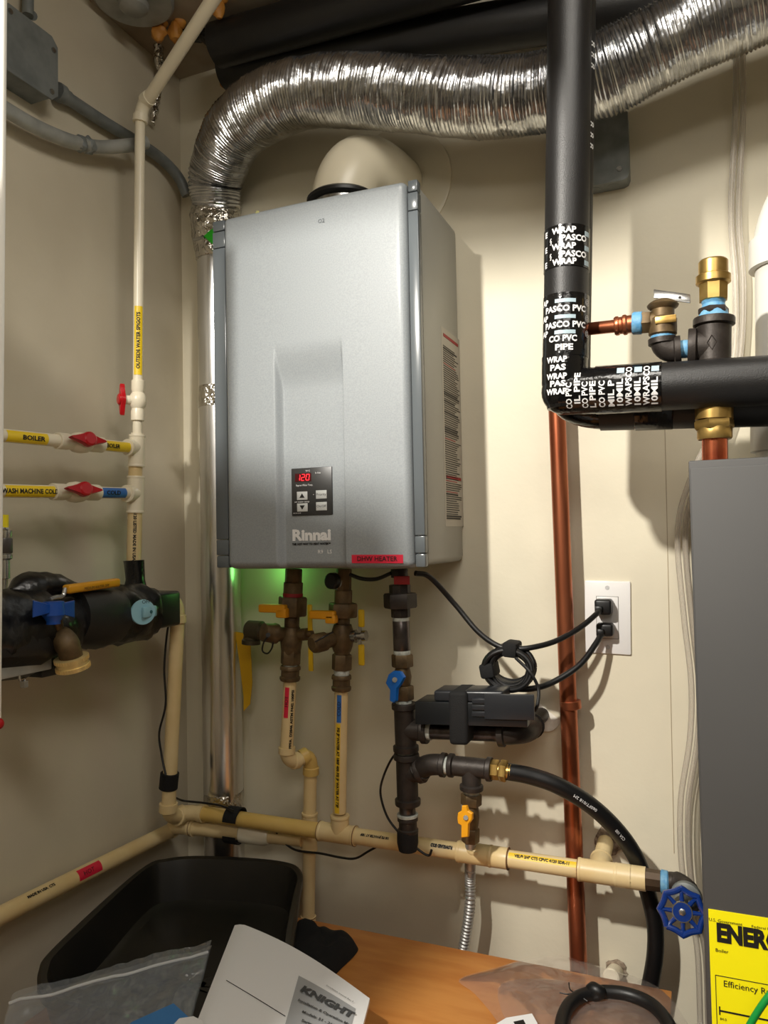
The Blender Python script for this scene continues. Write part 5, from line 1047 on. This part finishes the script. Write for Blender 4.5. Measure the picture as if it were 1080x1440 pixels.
# zip bag
ZBg = .957
zA, zB_, zC, zD = QZ(18, 1402, ZBg), QZ(298, 1326, ZBg), QZ(240, 1540, ZBg - .03), QZ(-40, 1600, ZBg - .03)
def ZP(u, v, l=0): p = zA.lerp(zB_, u).lerp(zD.lerp(zC, u), v); return p + V((0, 0, .006 * noise.noise(V((u * 5, v * 3, 3))) + .0035 * abs(noise.noise(V((u * 11, v * 8, 1)))) + l))
zb_ = thing('zip_bag', 'clear zip-top plastic bag with white seal strip lying over the front of the tub', 'bag', (zA + zC) / 2)
obj('top_film', MB().grid(lambda u, v: ZP(u, v, .004), 70, 40), BAG, zb_, ang=80); obj('bottom_film', MB().grid(lambda u, v: ZP(u, v, -.003), 30, 20), BAG, zb_, ang=80)
zs_ = [ZP(u / 20, .115, .0055) for u in range(21)]; obj('seal_strip', MB().tube(zs_, .0018, 8), film('seal_film', (225, 228, 230), .55, .25), zb_)
bl = [QZ(170, 1450, ZBg - .004), QZ(186, 1438, ZBg - .004), QZ(244, 1412, ZBg - .004), QZ(268, 1434, ZBg - .004), QZ(260, 1470, ZBg - .004)]
obj('blue_paper', MB().prism(bl, (0, 0, 1), .001), BLUEPAP, label='blue paper packet inside the zip bag', cat='paper')
obj('white_slip', MB().prism([QZ(x, y, ZBg + .006) for x, y in ((240, 1446), (252, 1433), (272, 1430), (284, 1436), (290, 1450))], (0, 0, 1), .0008), PAPER, label='curled white slip between the zip bag and the manual', cat='paper')
# right bag on bench
rb_ = thing('plastic_bag', 'thin clear plastic bag lying on the right of the plywood bench', 'bag', QZ(800, 1400, ZB))
def outline_film(pix, z0, seed, h):
    ol_ = [QZ(x, y, z0) for x, y in pix]; ol2 = closed(ol_, 5); c = sum(ol2, V()) / len(ol2); n = len(ol2); vs = []; R_ = 14
    for j in range(R_ + 1):
        f = 1 - j / R_
        for p in ol2:
            q = c + (p - c) * f; nz = .5 + .5 * noise.noise(V((q.x * 14, q.y * 14, seed))) + .35 * abs(noise.noise(V((q.x * 45, q.y * 30, seed + 5)))); vs.append(V((q.x, q.y, z0 + .002 + h * nz * min(1, (1 - f) * 3))))
    return MB().add(vs, [(j * n + k, j * n + (k + 1) % n, (j + 1) * n + (k + 1) % n, (j + 1) * n + k) for j in range(R_) for k in range(n)])
obj('film', outline_film([(646, 1379), (700, 1362), (735, 1352), (785, 1345), (830, 1358), (880, 1372), (925, 1390), (960, 1430), (985, 1500), (850, 1560), (730, 1500), (700, 1440), (668, 1400)], ZB, 2.2, .022), BAG2, rb_, ang=80)
obj('under_film', outline_film([(700, 1392), (760, 1378), (850, 1392), (920, 1415), (950, 1470), (850, 1520), (740, 1480)], ZB, 7.7, .010), BAG2, rb_, ang=80)
hz = .885; arc = [QZ(x, y, hz) for x, y in ((786, 1475), (792, 1430), (808, 1406), (836, 1396), (870, 1396), (900, 1404), (925, 1420), (945, 1450), (955, 1490))]
cl_ = thing('cable_loop', 'loop of thick black cable inside the clear bag on the bench', 'cable', arc[4]); obj('cable', MB().tube(spline(arc, 8), .0085, 18), BLK, cl_)
obj('tie', MB().blob(QZ(838, 1394, hz + .003), (.012, .010, .010), jit=.006), BLK, cl_)
obj('loose_wire', MB().tube(spline([QZ(826, 1408, hz), QZ(812, 1398, hz + .004), QZ(802, 1392, hz), QZ(800, 1382, hz)], 5), .0009, 6), BLK, cl_); obj('loose_wire', MB().tube(spline([QZ(806, 1397, hz), QZ(797, 1398, hz), QZ(787, 1396, hz)], 5), .0009, 6), BLK, cl_)
lbp = [QZ(x, y, ZB + .024) for x, y in ((692, 1444), (712, 1432), (748, 1426), (756, 1440), (750, 1470), (700, 1470))]
lbl = thing('white_label', 'white paper label on the bench at the bottom edge', 'label', lbp[0]); obj('paper', MB().prism(lbp, (0, 0, 1), .0008), PAPER, lbl); obj('print_block', MB().prism([QZ(x, y, ZB + .025) for x, y in ((722, 1437), (736, 1434), (740, 1442), (726, 1444))], (0, 0, 1), .0003), PRT, lbl)
# capped stub low on the wall
sb = thing('wall_stub', 'small white capped pipe stub on the wall just above the bench', 'pipe', Q(862, 1372, 0)); obj('stub', MB().lathe(Q(866, 1366, 0.0), Q(858, 1376, -.05), [(0, .0125), (.045, .0125), (.047, .010)], 20), PVCI, sb); obj('torn_rim', MB().blob(Q(866, 1364, -.002), (.017, .003, .016), jit=.006, js=120), MATS['torn_gypsum'], sb)
